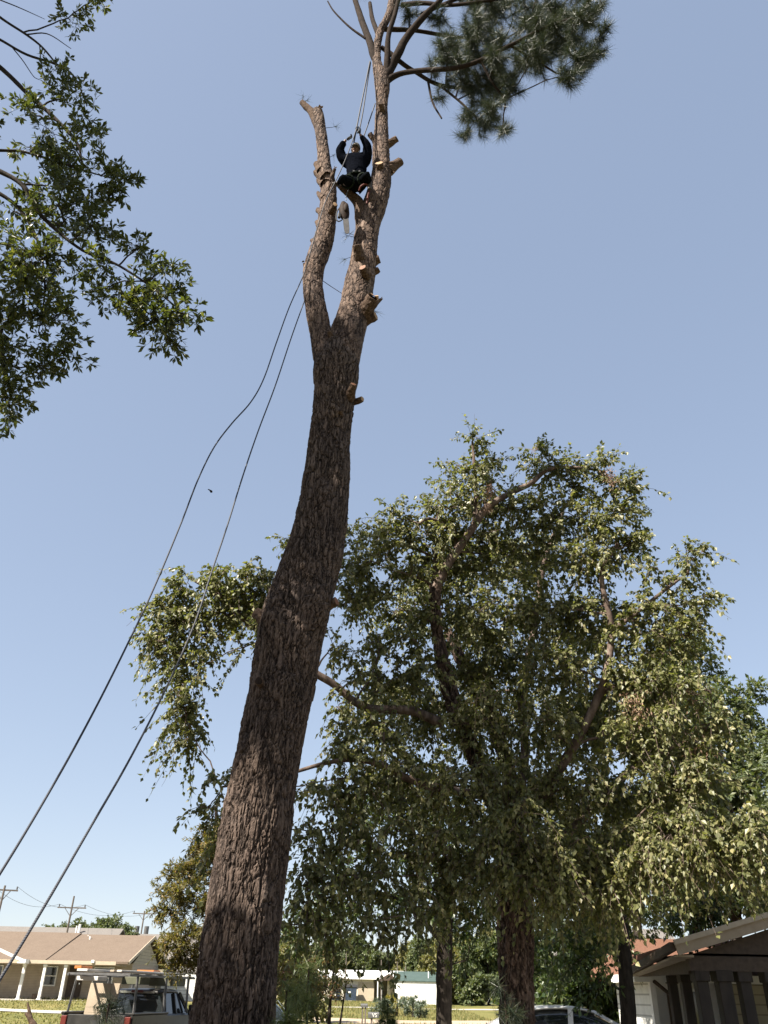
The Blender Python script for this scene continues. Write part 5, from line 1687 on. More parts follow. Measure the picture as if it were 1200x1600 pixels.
# low tan building with white roof
wz = 0.62
wh = thing('storage_building', 'long tan building with white flat roof beyond the lawn', 'building', (-2, 128, wz))
mb = MB()
mb.box((-3.6, 132, wz + 1.35), (7.0, 7, 2.7))
mb.box((3.0, 132, wz + 1.35), (2.3, 7, 2.7))
mb.box((-0.05, 134.5, wz + 1.35), (0.1, 2, 2.7))
mb.box((-0.3, 135.2, wz + 1.35), (4.6, 0.3, 2.7))
mb.build('wall', M['cream_paint'], wh)
mb = MB()
mb.add([[-8.5, 127.8, wz + 2.62], [4.4, 127.8, wz + 2.62], [4.4, 136, wz + 3.7], [-8.5, 136, wz + 3.7], [-8.5, 127.8, wz + 2.8], [4.4, 127.8, wz + 2.8], [4.4, 136, wz + 3.88], [-8.5, 136, wz + 3.88]], [[0, 1, 2, 3], [4, 7, 6, 5], [0, 4, 5, 1], [1, 5, 6, 2], [3, 2, 6, 7], [0, 3, 7, 4]])
mb.build('roof', M['white_paint'], wh)
mb = MB()
mb.prism([(0.4, wz + 2.5), (3.6, wz + 2.5), (2.0, wz + 3.35)], 1, 126.6, 127.7)
mb.build('porch_gable', M['trim_brown'], wh)
for x in (0.5, 1.0, 3.4):
    mb = MB()
    mb.box((x, 126.8, wz + 1.25), (0.14, 0.14, 2.5))
    mb.build('porch_post', M['white_paint'], wh)
for (x, w_) in ((-5.2, 1.2), (-1.1, 2.2), (3.0, 1.6)):
    mb = MB()
    mb.box((x, 128.45, wz + 1.15), (w_, 0.06, 2.2))
    mb.build('door', M['trim_tan'], wh)
M['dumpster'] = mottled('dumpster', (0.02, 0.035, 0.06), (0.05, 0.07, 0.11), 4, 0.6)
for (x, w_, h_, lab) in ((-3.2, 1.5, 1.6, 'larger dark blue dumpster with white marks by the tan building'), (-5.2, 1.1, 1.1, 'smaller dark dumpster left of the blue one')):
    t = thing('dumpster', lab, 'dumpster', (x, 127, wz), group='dumpsters by the tan building')
    mb = MB()
    mb.add([[x - w_ / 2, 126.4, wz + 0.1], [x + w_ / 2, 126.4, wz + 0.1], [x + w_ / 2, 127.6, wz + 0.1], [x - w_ / 2, 127.6, wz + 0.1], [x - w_ / 2 - 0.1, 126.2, wz + h_], [x + w_ / 2 + 0.1, 126.2, wz + h_], [x + w_ / 2 + 0.1, 127.7, wz + h_ + 0.2], [x - w_ / 2 - 0.1, 127.7, wz + h_ + 0.2]],
           [[0, 1, 2, 3], [4, 7, 6, 5], [0, 4, 5, 1], [1, 5, 6, 2], [3, 2, 6, 7], [0, 3, 7, 4]])
    mb.build('bin', M['dumpster'], t)
    mb = MB()
    mb.add([[x - w_ / 2 - 0.14, 126.15, wz + h_ + 0.02], [x + w_ / 2 + 0.14, 126.15, wz + h_ + 0.02], [x + w_ / 2 + 0.14, 127.75, wz + h_ + 0.24], [x - w_ / 2 - 0.14, 127.75, wz + h_ + 0.24], [x - w_ / 2 - 0.14, 126.15, wz + h_ + 0.1], [x + w_ / 2 + 0.14, 126.15, wz + h_ + 0.1], [x + w_ / 2 + 0.14, 127.75, wz + h_ + 0.32], [x - w_ / 2 - 0.14, 127.75, wz + h_ + 0.32]],
           [[0, 1, 2, 3], [4, 7, 6, 5], [0, 4, 5, 1], [1, 5, 6, 2], [3, 2, 6, 7], [0, 3, 7, 4]])
    mb.build('lid', M['black_rubber'], t)
    for (dx, dz, s_) in ((-0.1, 0.72, 0.34), (0.22, 0.95, 0.22)):
        mb = MB()
        mb.box((x + dx * w_, 126.27, wz + h_ * dz), (s_, 0.02, s_))
        mb.build('sticker', M['white_paint'], t)
gb = thing('white_building', 'white metal building with green roof beside the forked trunk', 'building', (7, 110, 0.6))
mb = MB()
mb.box((5.6, 113, 1.75), (6, 8, 2.3))
mb.build('wall', M['white_paint'], gb)
M['green_roof'] = mottled('green_roof', (0.05, 0.075, 0.066), (0.07, 0.10, 0.088), 2, 0.6, spec=0.2)
mb = MB()
gable_roof(mb, 2.6, 8.6, 109, 117, 2.9, 3.9, 0.1, 0.12)
mb.build('roof', M['green_roof'], gb)
for x in (2.8, 6.5):
    mb = MB()
    mb.tube([[x, 110.2, 3.1], [x, 110.2, 4.0]], [0.06, 0.06], 6)
    mb.build('vent_pipe', M['white_paint'], gb)


# utility poles and wires
def pole(px, D, ztop, arm_z, arm_l, lab, rz=0.0, pots=False, r=0.11, arm=True):
    p = at(px, 1500, D)
    g = float(terrain(p[0], D))
    t = thing('utility_pole', lab, 'utility pole', (p[0], D, g), group='utility poles')
    mb = MB()
    mb.tube([[p[0], D, g - 0.1], [p[0], D, (g + ztop) / 2], [p[0], D, ztop]], [r, r * 0.85, r * 0.7], 8)
    mb.build('pole', M['wood_pole'], t)
    ends = []
    if arm:
        c, s = math.cos(rz), math.sin(rz)
        A_ = np.array([p[0] - arm_l / 2 * c, D - arm_l / 2 * s, arm_z])
        B_ = np.array([p[0] + arm_l / 2 * c, D + arm_l / 2 * s, arm_z])
        mb = MB()
        mb.bar(A_, B_, 0.09, 0.10)
        ar = mb.build('crossarm', M['wood_pole'], t)
        for k in (-1, 1):
            mb = MB()
            mb.bar([p[0] + k * arm_l * 0.25 * c, D + k * arm_l * 0.25 * s, arm_z], [p[0], D, arm_z - 0.7], 0.05, 0.05)
            mb.build('brace', M['grey_metal'], t)
            e = np.array([p[0] + k * arm_l * 0.45 * c, D + k * arm_l * 0.45 * s, arm_z + 0.07])
            mb = MB()
            mb.tube([e, e + np.array([0, 0, 0.2])], [0.06, 0.05], 6)
            mb.build('insulator', M['grey_metal'], ar)
            ends.append(e + np.array([0, 0, 0.2]))
    if pots:
        for k in (-1, 1):
            mb = MB()
            mb.tube([[p[0] + k * 0.55, D, arm_z - 2.3], [p[0] + k * 0.55, D, arm_z - 1.3]], [0.26, 0.26], 10)
            mb.build('transformer', M['grey_metal'], t)
    ends.append(np.array([p[0], D, ztop]))
    return ends


eA = pole(96, 80, 8.7, 7.75, 2.5, 'utility pole with crossarm rising behind the brown roof', 0.1)
eB = pole(214, 104, 9.4, 9.1, 2.6, 'utility pole carrying transformers between the house and cypress', 0.1, True)
eC = pole(-20, 64, 7.9, 7.6, 1.9, 'utility pole cut by the left edge of the picture', 0.3)


def wire(a, b, sag, r=0.012):
    t = np.linspace(0, 1, 24)[:, None]
    P = a * (1 - t) + b * t - np.array([0, 0, 1.0]) * sag * 4 * t * (1 - t)
    return MB().tube(P, [r] * 24, 4, cap=False)


for q, (a, b, lab) in enumerate([(eC[0], eA[0], 'left sagging power line between the first two poles'), (eC[1], eA[1], 'right sagging power line between the first two poles'), (eA[0], eB[0], 'left power line from the crossarm pole to the transformer pole'), (eA[1], eB[1], 'right power line from the crossarm pole to the transformer pole')]):
    o = wire(a, b, 0.7).build('power_line', M['grey_metal'])
    tag(o, lab, 'cable', 'power lines')
for (px, D, zt, lab) in ((541, 124, 6.4, 'tall bare post above the left end of the tan building'), (596, 120, 5.4, 'bare post rising in front of the tan building gable'), (592, 140, 5.0, 'thin post just behind the gable post'), (621, 122, 5.3, 'bare post between the tan and white buildings'), (634, 128, 5.0, 'short far post over the end of the white building')):
    pole(px, D, zt, 0, 0, lab, r=0.085, arm=False)


# mailboxes
def mailbox(px, py, D, lab, legs, text=None, w=0.52, h=0.24):
    p = at(px, py, D)
    g = float(terrain(p[0], D))
    t = thing('mailbox', lab, 'mailbox', (p[0], D, g), group='roadside mailboxes')
    z = p[2]
    prof = [(-0.10, -h / 2), (0.10, -h / 2)] + [(0.10 * math.cos(a), 0.0 + (h / 2) * math.sin(a)) for a in np.linspace(0.0, math.pi, 9)]
    mb = MB()
    mb.prism([(D + y_, z + z_) for y_, z_ in prof], 0, p[0] - w / 2, p[0] + w / 2)
    bx = mb.build('box', M['grey_metal'], t)
    mb = MB()
    mb.prism([(D + y_ * 1.06, z + z_ * 1.06) for y_, z_ in prof], 0, p[0] + w / 2 + 0.002, p[0] + w / 2 + 0.02)
    mb.build('door', M['black_rubber'], bx)
    for dx in legs:
        mb = MB()
        mb.box((p[0] + dx, D, (g + z - h / 2) / 2), (0.09, 0.09, z - h / 2 - g))
        mb.build('post', M['wood_pole'], t)
    if text:
        cu = bpy.data.curves.new('lettering', 'FONT')
        cu.body = text
        cu.size = 0.22
        cu.align_x = 'CENTER'
        cu.align_y = 'CENTER'
        cu.extrude = 0.002
        to = bpy.data.objects.new('tmp', cu)
        COL.objects.link(to)
        bpy.context.view_layer.update()
        me = bpy.data.meshes.new_from_object(to.evaluated_get(bpy.context.evaluated_depsgraph_get()))
        bpy.data.objects.remove(to, do_unlink=True)
        V = np.empty(len(me.vertices) * 3)
        me.vertices.foreach_get('co', V)
        V = V.reshape(-1, 3)
        W = np.stack([V[:, 0] + p[0] + 0.05, D - 0.106 - V[:, 2], V[:, 1] + z - 0.01], 1)
        me.vertices.foreach_set('co', W.ravel())
        me.materials.clear()
        me.materials.append(M['white_paint'])
        link('lettering', me, t)


mailbox(583.5, 1586, 44, 'nearer grey mailbox with white letters on its side', [-0.08], 'VS')
mailbox(569, 1571, 58, 'farther small dark mailbox on two posts', [-0.09, 0.09], None, 0.42, 0.2)


# ------------------------------------------------------------------ house at the right with gable porch
rh = thing('porch_house', 'white siding house with red brown roof and dark porch posts at the lower right', 'house', (8, 22, 0))
WY = 22.0
WX0, WX1 = float(at(1023, 1580, 22.05)[0]), 11.5
mb = MB()
mb.box(((WX0 + WX1) / 2, 23.7, 1.05), (WX1 - WX0, 3.2, 2.2))
mb.build('wall', M['siding_white'], rh)
board = None
for k in range(15):
    z0_ = 0.05 + k * 0.142
    if board is None:
        mb = MB()
        L2 = (WX1 - WX0) / 2
        mb.add([[-L2, 0, 0], [L2, 0, 0], [L2, 0, 0.142], [-L2, 0, 0.142], [-L2, -0.028, 0.0], [L2, -0.028, 0.0], [L2, -0.006, 0.150], [-L2, -0.006, 0.150]], [[0, 1, 2, 3], [4, 7, 6, 5], [0, 4, 5, 1], [1, 5, 6, 2], [3, 2, 6, 7], [0, 3, 7, 4]])
        board = mb.build('siding_board', M['white_paint'], rh)
        board.location = ((WX0 + WX1) / 2 + 0.02, WY + 0.09, z0_)
    else:
        o = board.copy()
        COL.objects.link(o)
        o.parent = rh
        o.matrix_parent_inverse = board.matrix_parent_inverse.copy()
        o.location = ((WX0 + WX1) / 2 + 0.02, WY + 0.09, z0_)
mb = MB()
mb.box((WX0 + 0.0, WY + 0.02, 1.08), (0.12, 0.16, 2.16))
mb.build('corner_board', M['white_paint'], rh)
window(rh, WX0 + 0.40, WX0 + 0.50, 0.3, 1.75, WY + 0.05, 'trim_brown', 'window')
window(rh, WX0 + 0.86, WX0 + 1.02, 0.3, 1.85, WY + 0.05, 'white_paint', 'window')
# hipped roof slope over the wing
mb = MB()
e0, e1 = float(at(994, 1532, 21.55)[0]), 12.2
mb.add([[e0, 21.55, 2.16], [e1, 21.55, 2.16], [e1, 25, 3.12], [e0 + 0.75, 25, 3.12], [e0, 27, 2.16], [e1, 27, 2.16]], [[0, 1, 2, 3], [3, 2, 5, 4]])
mb.T.append(np.array([[0, 3, 4]]))
mb.tm.append(np.zeros(1))
mb.add([[e0, 21.55, 2.10], [e1, 21.55, 2.10], [e1, 27, 2.10], [e0, 27, 2.10]], [[0, 1, 2, 3]])
mb.build('roof', M['red_roof'], rh)
mb = MB()
mb.box(((e0 + e1) / 2, 21.53, 2.11), (e1 - e0 + 0.1, 0.05, 0.17))
mb.box((e0 - 0.02, 22.6, 2.11), (0.05, 2.1, 0.17))
mb.build('fascia', M['white_paint'], rh)
mb = MB()
mb.tube(spline([[WX0 - 0.1, 21.45, 2.04], [WX0 + 0.1, 21.6, 1.92], [WX0 + 0.34, 21.8, 1.78], [WX0 + 0.38, 21.85, 1.70], [WX0 + 0.38, 21.9, 0.1]], 16), [0.045] * 16, 6)
mb.build('downspout', M['trim_brown'], rh)
# gable-front porch
PY = 17.6
c_l = at(1057, 1484, PY)
c_2 = at(1200, 1441, PY)
c_a = c_l + (c_2 - c_l) * ((9.6 - c_l[0]) / (c_2[0] - c_l[0]))
c_r = np.array([2 * c_a[0] - c_l[0], PY, c_l[2]])
mb = MB()
for (a_, b_) in ((c_l, c_a), (c_r, c_a)):
    n_ = np.array([0, 0, 0.12])
    bk = np.array([0.25, 4.6, -0.12])
    mb.add([a_, b_, b_ + bk, a_ + bk, a_ + n_, b_ + n_, b_ + bk + n_, a_ + bk + n_], [[0, 1, 2, 3], [4, 7, 6, 5], [0, 4, 5, 1], [1, 5, 6, 2], [3, 2, 6, 7], [0, 3, 7, 4]])
mb.build('roof', M['red_roof'], rh)
mb = MB()
mb.bar(c_l + np.array([-0.02, -0.05, 0.02]), c_a + np.array([0, -0.05, 0.02]), 0.05, 0.24)
mb.build('rake_board', M['soffit'], rh)
mb = MB()
mb.bar(c_l + np.array([-0.06, -0.11, 0.12]), c_a + np.array([0, -0.11, 0.13]), 0.06, 0.09)
mb.build('rake_trim', M['trim_tan'], rh)
mb = MB()
mb.bar(c_l + np.array([-0.06, -0.02, 0.06]), c_l + np.array([0.22, 4.5, -0.32]), 0.13, 0.14)
mb.build('gutter', M['trim_brown'], rh)
mb = MB()
mb.bar(c_l + np.array([0.16, 0.06, -0.10]), c_l + np.array([0.40, 4.4, -0.40]), 0.36, 0.04)
mb.build('soffit', M['soffit'], rh)
mb = MB()
mb.prism([(c_l[0] + 0.25, c_l[2] - 0.1), (c_r[0] - 0.25, c_l[2] - 0.1), (c_a[0], c_a[2] - 0.1)], 1, PY + 0.3, PY + 0.36)
mb.build('gable_wall', M['trim_brown'], rh)
mb = MB()
mb.box((c_a[0], PY + 0.36, 2.30), (c_r[0] - c_l[0] - 0.6, 0.2, 0.24))
mb.box((c_l[0] + 0.42, PY + 2.4, 2.24), (0.2, 3.9, 0.22))
mb.build('beam', M['trim_brown'], rh)
mb = MB()
mb.box((c_a[0] + 0.05, PY + 2.4, 2.46), (c_r[0] - c_l[0] - 0.7, 4.2, 0.04))
mb.build('porch_ceiling', M['trim_brown'], rh)


def post(x, y, top, w_=0.2):
    mb = MB()
    for k, (dx, dy) in enumerate(((0, 0),)):
        mb.box((x, y, top / 2), (w_, w_, top))
    mb.box((x, y, top - 0.10), (w_ * 1.3, w_ * 1.3, 0.2))
    mb.box((x, y, 0.12), (w_ * 1.35, w_ * 1.35, 0.24))
    return mb.build('porch_post', M['column_brown'], rh, bevel=0.012)


for (px_, dy, w_) in ((1104, 0.42, 0.23), (1139, 0.42, 0.26), (1172, 0.42, 0.22), (1215, 0.42, 0.24), (1079, 2.2, 0.20), (1058, 3.9, 0.19)):
    post(float(at(px_, 1590, PY + dy)[0]), PY + dy, 2.2, w_)
mb = MB()
mb.box((10.0, WY - 0.1, 1.1), (3.6, 0.1, 2.2))
mb.build('porch_wall', M['siding_tan'], rh)
mb = MB()
mb.box((9.3, PY + 2.2, 0.06), (7.2, 4.6, 0.12))
mb.build('porch_slab', M['concrete'], rh)

# pale house partly hidden behind the trunks
ph = thing('cream_house', 'cream gabled wall glimpsed left of the slim trunks', 'house', (7.6, 34, 0))
mb = MB()
mb.box((9.9, 36.5, 1.5), (3.2, 5, 3.0))
mb.build('wall', M['cream_paint'], ph)
mb = MB()
gable_roof(mb, 8.2, 11.6, 34, 39, 3.0, 4.0, 0.12, 0.3)
mb.build('roof', M['grey_roof'], ph)
ph = thing('cream_house', 'cream wall glimpsed over the roof of the white car', 'house', (8.5, 48, 0))
mb = MB()
mb.box((9.4, 50, 1.4), (3, 4, 2.8))
mb.build('wall', M['cream_paint'], ph)
mb = MB()
gable_roof(mb, 7.8, 11, 48, 52, 2.8, 3.7, 0.12, 0.3)
mb.build('roof', M['grey_roof'], ph)


# ------------------------------------------------------------------ vehicles
def carpaint(name, c, rough=0.25):
    m, t, b = newmat(name)
    v = coords(t)
    r = ramp(t, noise(t, v, 2.0, 3), [(0.3, tuple(x * 0.93 for x in c)), (0.7, c)])
    t.links.new(r.outputs[0], b.inputs['Base Color'])
    b.inputs['Roughness'].default_value = rough
    b.inputs['Coat Weight'].default_value = 0.6
    b.inputs['Coat Roughness'].default_value = 0.08
    return m


M['white_car'] = carpaint('white_car', (0.80, 0.80, 0.80))
M['grey_car'] = carpaint('grey_car', (0.16, 0.18, 0.18))
M['truck_paint'] = mottled('truck_paint', (0.022, 0.021, 0.02), (0.045, 0.043, 0.039), 4, 0.35, spec=0.4)
M['tail_red'] = plain('tail_red', (0.11, 0.016, 0.010), 0.4)
M['orange_tool'] = plain('orange_tool', (0.42, 0.14, 0.03), 0.5)
M['plywood'] = mottled('plywood', (0.26, 0.205, 0.145), (0.34, 0.275, 0.2), 3, 0.7)
M['olive_plastic'] = mottled('olive_plastic', (0.07, 0.075, 0.045), (0.11, 0.11, 0.07), 6, 0.6)
M['board_white'] = mottled('board_white', (0.50, 0.46, 0.40), (0.62, 0.58, 0.52), 3, 0.6)


def loft(sections, n=18, pw=0.45):
    """sections: (x, half_width, z_bottom, z_top[, roundness]) -> rounded tube along x"""
    V = []
    for sct in sections:
        x, hw, zb, zt = sct[:4]
        p_ = sct[4] if len(sct) > 4 else pw
        a = np.arange(n) / n * 2 * math.pi + math.pi / n
        y = hw * np.sign(np.cos(a)) * np.abs(np.cos(a)) ** p_
        z = (zb + zt) / 2 + (zt - zb) / 2 * np.sign(np.sin(a)) * np.abs(np.sin(a)) ** p_
        V.append(np.stack([np.full(n, x), y, z], 1))
    k = len(V)
    V = np.concatenate(V)
    i = np.arange(k - 1)[:, None] * n
    j = np.arange(n)[None]
    F = np.stack([i + j, i + (j + 1) % n, i + n + (j + 1) % n, i + n + j], -1).reshape(-1, 4)
    c = np.array([V[:n].mean(0), V[-n:].mean(0)])
    T = [[k * n, (q + 1) % n, q] for q in range(n)] + [[k * n + 1, (k - 1) * n + q, (k - 1) * n + (q + 1) % n] for q in range(n)]
    return np.vstack([V, c]), F, np.array(T)


def loft_obj(name, sections, mat, parent, n=20, pw=0.45, sub=1):
    V, F, T = loft(sections, n, pw)
    me = fast_mesh(name, V, [F, T], [mat], None, True)
    o = link(name, me, parent)
    m_ = o.modifiers.new('b', 'SUBSURF')
    m_.levels = sub
    m_.render_levels = sub
    return o


def wheel(parent, x, y, r=0.32, w_=0.21):
    s = 1 if y > 0 else -1
    mb = MB()
    prof = [(0, r * 0.62), (w_ * 0.1, r * 0.9), (w_ * 0.2, r), (w_ * 0.8, r), (w_ * 0.9, r * 0.9), (w_, r * 0.62)]
    n = 24
    a = np.arange(n) / n * 2 * math.pi
    V = np.concatenate([np.stack([x + rr * np.cos(a), np.full(n, y - s * w_ + s * t), r + rr * np.sin(a)], 1) for t, rr in prof])
    i = np.arange(len(prof) - 1)[:, None] * n
    j = np.arange(n)[None]
    mb.add(V, np.stack([i + j, i + (j + 1) % n, i + n + (j + 1) % n, i + n + j], -1).reshape(-1, 4))
    o = mb.build('wheel', M['black_rubber'], parent, smooth=True)
    mb = MB()
    mb.tube([[x, y - s * 0.03, r], [x, y - s * 0.005, r]], [r * 0.63, r * 0.55], 20)
    for k in range(5):
        ang = k * 1.2566
        mb.bar([x, y, r], [x + r * 0.55 * math.cos(ang), y, r + r * 0.55 * math.sin(ang)], 0.05, 0.02)
    mb.build('rim', M['chrome'], o)


def strip(name, pts_a, pts_b, mat, parent, th=0.012, side=1):
    """ribbon between two poly-lines on a car side (pillar or trim)"""
    A_, B_ = np.array(pts_a, float), np.array(pts_b, float)
    k = len(A_)
    off = np.array([0, side * th, 0])
    V = np.vstack([A_, B_, A_ + off, B_ + off])
    F = []
    for i in range(k - 1):
        F += [[2 * k + i, 2 * k + i + 1, 3 * k + i + 1, 3 * k + i], [i, k + i, k + i + 1, i + 1], [i, i + 1, 2 * k + i + 1, 2 * k + i], [k + i, 3 * k + i, 3 * k + i + 1, k + i + 1]]
    F += [[0, 2 * k, 3 * k, k], [k - 1, 2 * k - 1, 4 * k - 1, 3 * k - 1]]
    return MB().add(V, F).build(name, mat, parent)


def sedan(name, label, loc, rz, paint, hl=1.0):
    t = thing(name, label, 'car', loc, rz, local=True)
    loft_obj('body', [(-2.25, 0.62, 0.42, 0.80), (-2.2, 0.78, 0.30, 0.98), (-1.9, 0.86, 0.24, 1.04), (-1.2, 0.89, 0.22, 1.0), (-0.2, 0.90, 0.22, 0.97), (0.8, 0.90, 0.22, 0.95), (1.2, 0.89, 0.22, 0.93), (1.7, 0.86, 0.24, 0.84), (2.1, 0.78, 0.28, 0.74), (2.25, 0.60, 0.36, 0.62)], paint, t, 20, 0.42)
    loft_obj('windows', [(-1.75, 0.50, 0.86, 0.99, 0.6), (-1.35, 0.70, 0.80, 1.23, 0.55), (-0.9, 0.74, 0.80, 1.41, 0.55), (-0.2, 0.75, 0.80, 1.465, 0.55), (0.3, 0.74, 0.80, 1.43, 0.55), (0.8, 0.71, 0.80, 1.22, 0.55), (1.3, 0.62, 0.80, 0.94, 0.6)], M['dark_glass'], t, 20, 0.5)
    loft_obj('roof', [(-1.55, 0.55, 1.06, 1.16, 0.7), (-1.25, 0.62, 1.25, 1.33, 0.7), (-0.9, 0.655, 1.37, 1.465, 0.7), (-0.2, 0.66, 1.42, 1.505, 0.7), (0.25, 0.65, 1.39, 1.475, 0.7), (0.5, 0.62, 1.32, 1.39, 0.7)], paint, t, 18, 0.6)
    for s_ in (-1, 1):
        strip('pillar', [[-1.95, 0.70 * s_, 0.98], [-1.45, 0.69 * s_, 1.2], [-1.1, 0.655 * s_, 1.37]], [[-1.45, 0.77 * s_, 0.96], [-1.15, 0.745 * s_, 1.17], [-0.92, 0.67 * s_, 1.42]], paint, t, 0.03, s_)
        strip('pillar', [[-0.18, 0.785 * s_, 0.95], [-0.12, 0.745 * s_, 1.2], [-0.10, 0.675 * s_, 1.45]], [[-0.06, 0.785 * s_, 0.95], [-0.02, 0.745 * s_, 1.2], [0.0, 0.675 * s_, 1.45]], paint, t, 0.02, s_)
        strip('pillar', [[1.22, 0.74 * s_, 0.93], [0.75, 0.70 * s_, 1.2], [0.30, 0.655 * s_, 1.425]], [[1.38, 0.70 * s_, 0.92], [0.88, 0.665 * s_, 1.2], [0.42, 0.62 * s_, 1.42]], paint, t, 0.03, s_)
        wheel(t, -1.35, 0.88 * s_)
        wheel(t, 1.38, 0.88 * s_)
        mb = MB()
        ellipsoid(mb, (0.92, 0.98 * s_, 1.0), (0.09, 0.11, 0.07), None, 12, 8)
        mb.build('mirror', paint, t, smooth=True)
        mb = MB()
        mb.box((2.05, 0.6 * s_, 0.68), (0.22, 0.26, 0.12), -0.35 * s_)
        mb.build('headlight', M['chrome'], t, bevel=0.02)
        mb = MB()
        mb.box((-2.13, 0.64 * s_, 0.82), (0.14, 0.22, 0.14), 0.3 * s_)
        mb.build('tail_light', M['tail_red'], t, bevel=0.02)
    return t


sedan('parked_car', 'glaring white sedan parked beside the birch trunk', (3.95, 19.0, 0.06), rad(-4), M['white_car'])
p = at(400, 1560, 30)
sedan('parked_car', 'dark grey car almost hidden behind the foot of the pine', (p[0] - 0.15, 31, 0.0), rad(-60), M['grey_car'])

# old pickup with an overhead rack full of gear; local +x is forward
TR = thing('pickup_truck', 'old dark pickup truck with loaded overhead rack in front of the ranch house', 'truck', (-6.92, 23.6, -0.12), rad(79), local=True)
tp_ = M['truck_paint']
for s_ in (-1, 1):
    mb = MB()
    mb.box((1.05, 0.93 * s_, 0.92), (2.1, 0.08, 0.62))
    mb.box((1.05, 0.93 * s_, 1.25), (2.12, 0.13, 0.05))
    mb.build('bed_side', tp_, TR, bevel=0.015)
    mb = MB()
    mb.box((-0.035, 0.86 * s_, 0.98), (0.06, 0.16, 0.42))
    mb.build('tail_light', M['tail_red'], TR, bevel=0.015)
mb = MB()
mb.box((0.0, 0, 0.94), (0.07, 1.55, 0.56))
tg = mb.build('tailgate', tp_, TR, bevel=0.015)
mb = MB()
mb.box((-0.045, 0, 1.05), (0.03, 0.24, 0.10))
mb.build('handle', M['black_rubber'], tg)
mb = MB()
mb.box((-0.14, 0, 0.56), (0.16, 1.75, 0.16))
mb.build('bumper', M['chrome'], TR, bevel=0.02)
mb = MB()
mb.box((1.05, 0, 0.64), (2.1, 1.8, 0.05))
mb.build('bed_floor', M['black_rubber'], TR)
# cab
mb = MB()
mb.box((2.95, 0, 0.86), (1.7, 1.86, 0.72))
mb.build('cab_body', tp_, TR, bevel=0.04)
mb = MB()
mb.add([[2.14, -0.86, 1.20], [3.75, -0.86, 1.20], [3.75, 0.86, 1.20], [2.14, 0.86, 1.20], [2.22, -0.72, 1.70], [3.25, -0.72, 1.70], [3.25, 0.72, 1.70], [2.22, 0.72, 1.70]], [[0, 1, 2, 3], [4, 7, 6, 5], [0, 4, 5, 1], [1, 5, 6, 2], [3, 2, 6, 7], [0, 3, 7, 4]])
mb.build('windows', M['dark_glass'], TR)
loft_obj('roof', [(2.15, 0.68, 1.67, 1.74, 0.5), (2.25, 0.76, 1.67, 1.79, 0.5), (2.7, 0.78, 1.68, 1.82, 0.5), (3.15, 0.76, 1.67, 1.80, 0.5), (3.32, 0.70, 1.66, 1.73, 0.5)], tp_, TR, 18, 0.5)
for s_ in (-1, 1):
    mb = MB()
    mb.bar((2.12, 0.86 * s_, 1.2), (2.20, 0.73 * s_, 1.70), 0.07, 0.10)
    mb.build('pillar', tp_, TR)
    mb = MB()
    mb.bar((3.78, 0.86 * s_, 1.2), (3.28, 0.73 * s_, 1.70), 0.06, 0.08)
    mb.build('pillar', tp_, TR)
    mb = MB()
    mb.bar((2.85, 0.875 * s_, 1.2), (2.85, 0.735 * s_, 1.70), 0.06, 0.08)
    mb.build('pillar', tp_, TR)
    mb = MB()
    mb.box((3.55, 1.06 * s_, 1.30), (0.08, 0.2, 0.26))
    mb.build('mirror', M['black_rubber'], TR, bevel=0.02)
    for x in (0.85, 4.3):
        wheel(TR, x, 0.96 * s_, 0.37, 0.24)
mb = MB()
mb.box((2.12, 0, 1.715), (0.05, 1.0, 0.05))
mb.build('rear_trim', M['chrome'], TR)
mb = MB()
mb.box((2.09, 0.0, 1.735), (0.05, 0.34, 0.06))
mb.build('brake_light', M['tail_red'], TR, bevel=0.01)
mb = MB()
mb.box((2.10, 0, 1.18), (0.05, 1.6, 0.05))
mb.build('window_sill', M['chrome'], TR)
loft_obj('bonnet', [(3.6, 0.90, 0.5, 1.20, 0.35), (4.3, 0.91, 0.45, 1.17, 0.35), (5.0, 0.90, 0.45, 1.10, 0.35), (5.25, 0.82, 0.5, 1.0, 0.35)], tp_, TR, 18, 0.35)
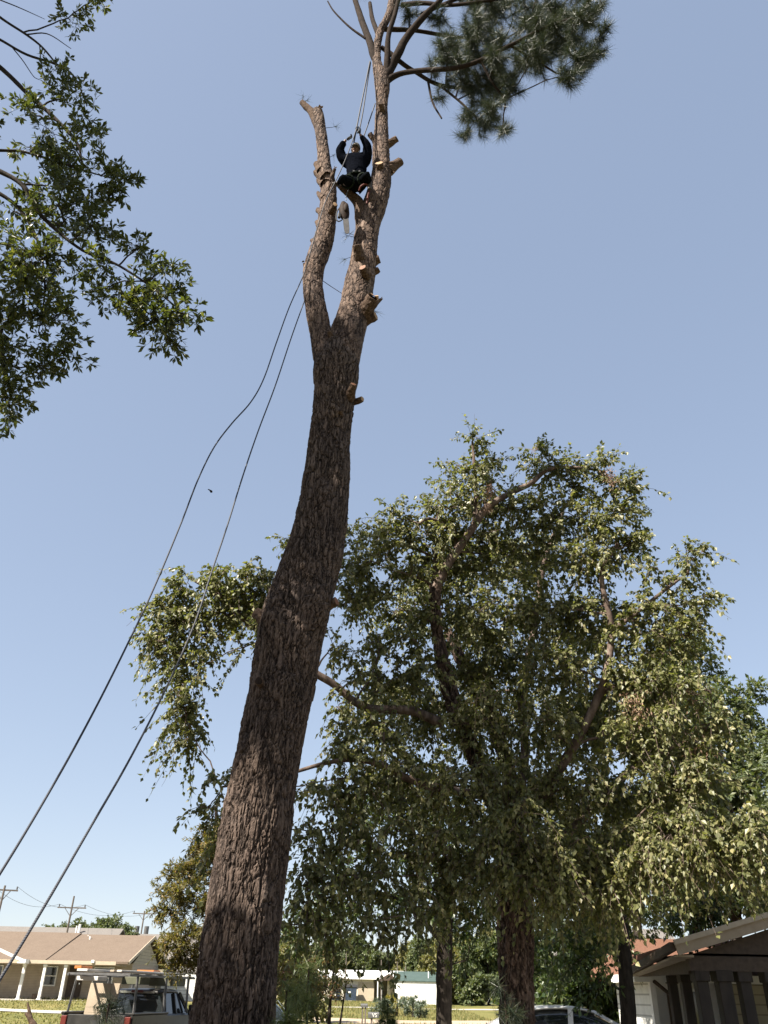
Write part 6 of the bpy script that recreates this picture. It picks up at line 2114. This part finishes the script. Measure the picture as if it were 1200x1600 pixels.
# rack
rk = MB()
for x in (0.15, 1.95, 3.5):
    for s_ in (-1, 1):
        rk.bar((x, 0.90 * s_, 1.25), (x + 0.05, 0.84 * s_, 2.08), 0.05, 0.05)
for s_ in (-1, 1):
    rk.bar((-0.3, 0.84 * s_, 2.08), (4.0, 0.84 * s_, 2.08), 0.05, 0.05)
for x in (-0.25, 0.6, 1.3, 2.0, 2.9, 3.9):
    rk.bar((x, -0.86, 2.10), (x, 0.86, 2.10), 0.05, 0.05)
rk.build('rack', M['grey_metal'], TR)
for q, (c_, s_, m_, lab) in enumerate([((1.6, -0.62, 2.17), (3.8, 0.14, 0.05), 'board_white', 'pale plank on the right side of the truck rack'), ((1.4, -0.35, 2.17), (3.2, 0.12, 0.05), 'plywood', 'tan plank in the middle of the truck rack'),
                                       ((0.9, 0.50, 2.18), (2.2, 0.30, 0.06), 'board_white', 'wide white board on the left side of the truck rack'), ((0.1, 0.66, 2.24), (0.55, 0.2, 0.07), 'orange_tool', 'orange tool lying on the rear end of the truck rack'),
                                       ((2.4, -0.1, 2.20), (0.5, 0.5, 0.09), 'orange_tool', 'flat orange case on the truck rack over the cab'), ((3.0, -0.45, 1.97), (0.9, 0.7, 0.20), 'olive_plastic', 'olive crate slung under the front of the truck rack'),
                                       ((2.0, 0.05, 1.98), (0.6, 0.55, 0.18), 'olive_plastic', 'olive crate slung under the middle of the truck rack'), ((0.25, 0.45, 2.00), (0.5, 0.6, 0.10), 'board_white', 'short white boards under the rear of the truck rack')]):
    o = MB().box((0, 0, 0), s_).build(['plank', 'plank', 'plank', 'tool_case', 'tool_case', 'crate', 'crate', 'plank'][q], M[m_], None, bevel=0.01)
    cs, sn = math.cos(rad(79)), math.sin(rad(79))
    o.location = (-6.92 + c_[0] * cs - c_[1] * sn, 23.6 + c_[0] * sn + c_[1] * cs, c_[2] - 0.12)
    o.rotation_euler = (0, 0, rad(79) + RNG.normal(0, 0.03))
    tag(o, lab, ['plank', 'plank', 'plank', 'tool', 'tool case', 'crate', 'crate', 'plank'][q], 'gear on the truck rack')
o = MB().box((0, 0, 0), (0.06, 0.85, 0.85)).build('plywood_sheet', M['plywood'], None, bevel=0.01)
cs, sn = math.cos(rad(79)), math.sin(rad(79))
o.location = (-6.92 + 0.95 * cs - 0.42 * sn, 23.6 + 0.95 * sn + 0.42 * cs, 1.36)
o.rotation_euler = (0, rad(8), rad(79))
tag(o, 'cream sheet standing upright in the bed of the pickup', 'board')
# small dark topped post in front of the white car
bp = at(846, 1600, 13.5)
t = thing('garden_post', 'dark round topped post in front of the white car', 'post', (bp[0], bp[1], 0))
mb = MB()
mb.tube([[bp[0], bp[1], 0], [bp[0], bp[1], 1.25]], [0.03, 0.03], 8)
mb.build('post', M['black_rubber'], t)
mb = MB()
ellipsoid(mb, (bp[0], bp[1], 1.31), (0.12, 0.12, 0.09), None, 14, 10)
mb.build('head', M['black_rubber'], t, smooth=True)
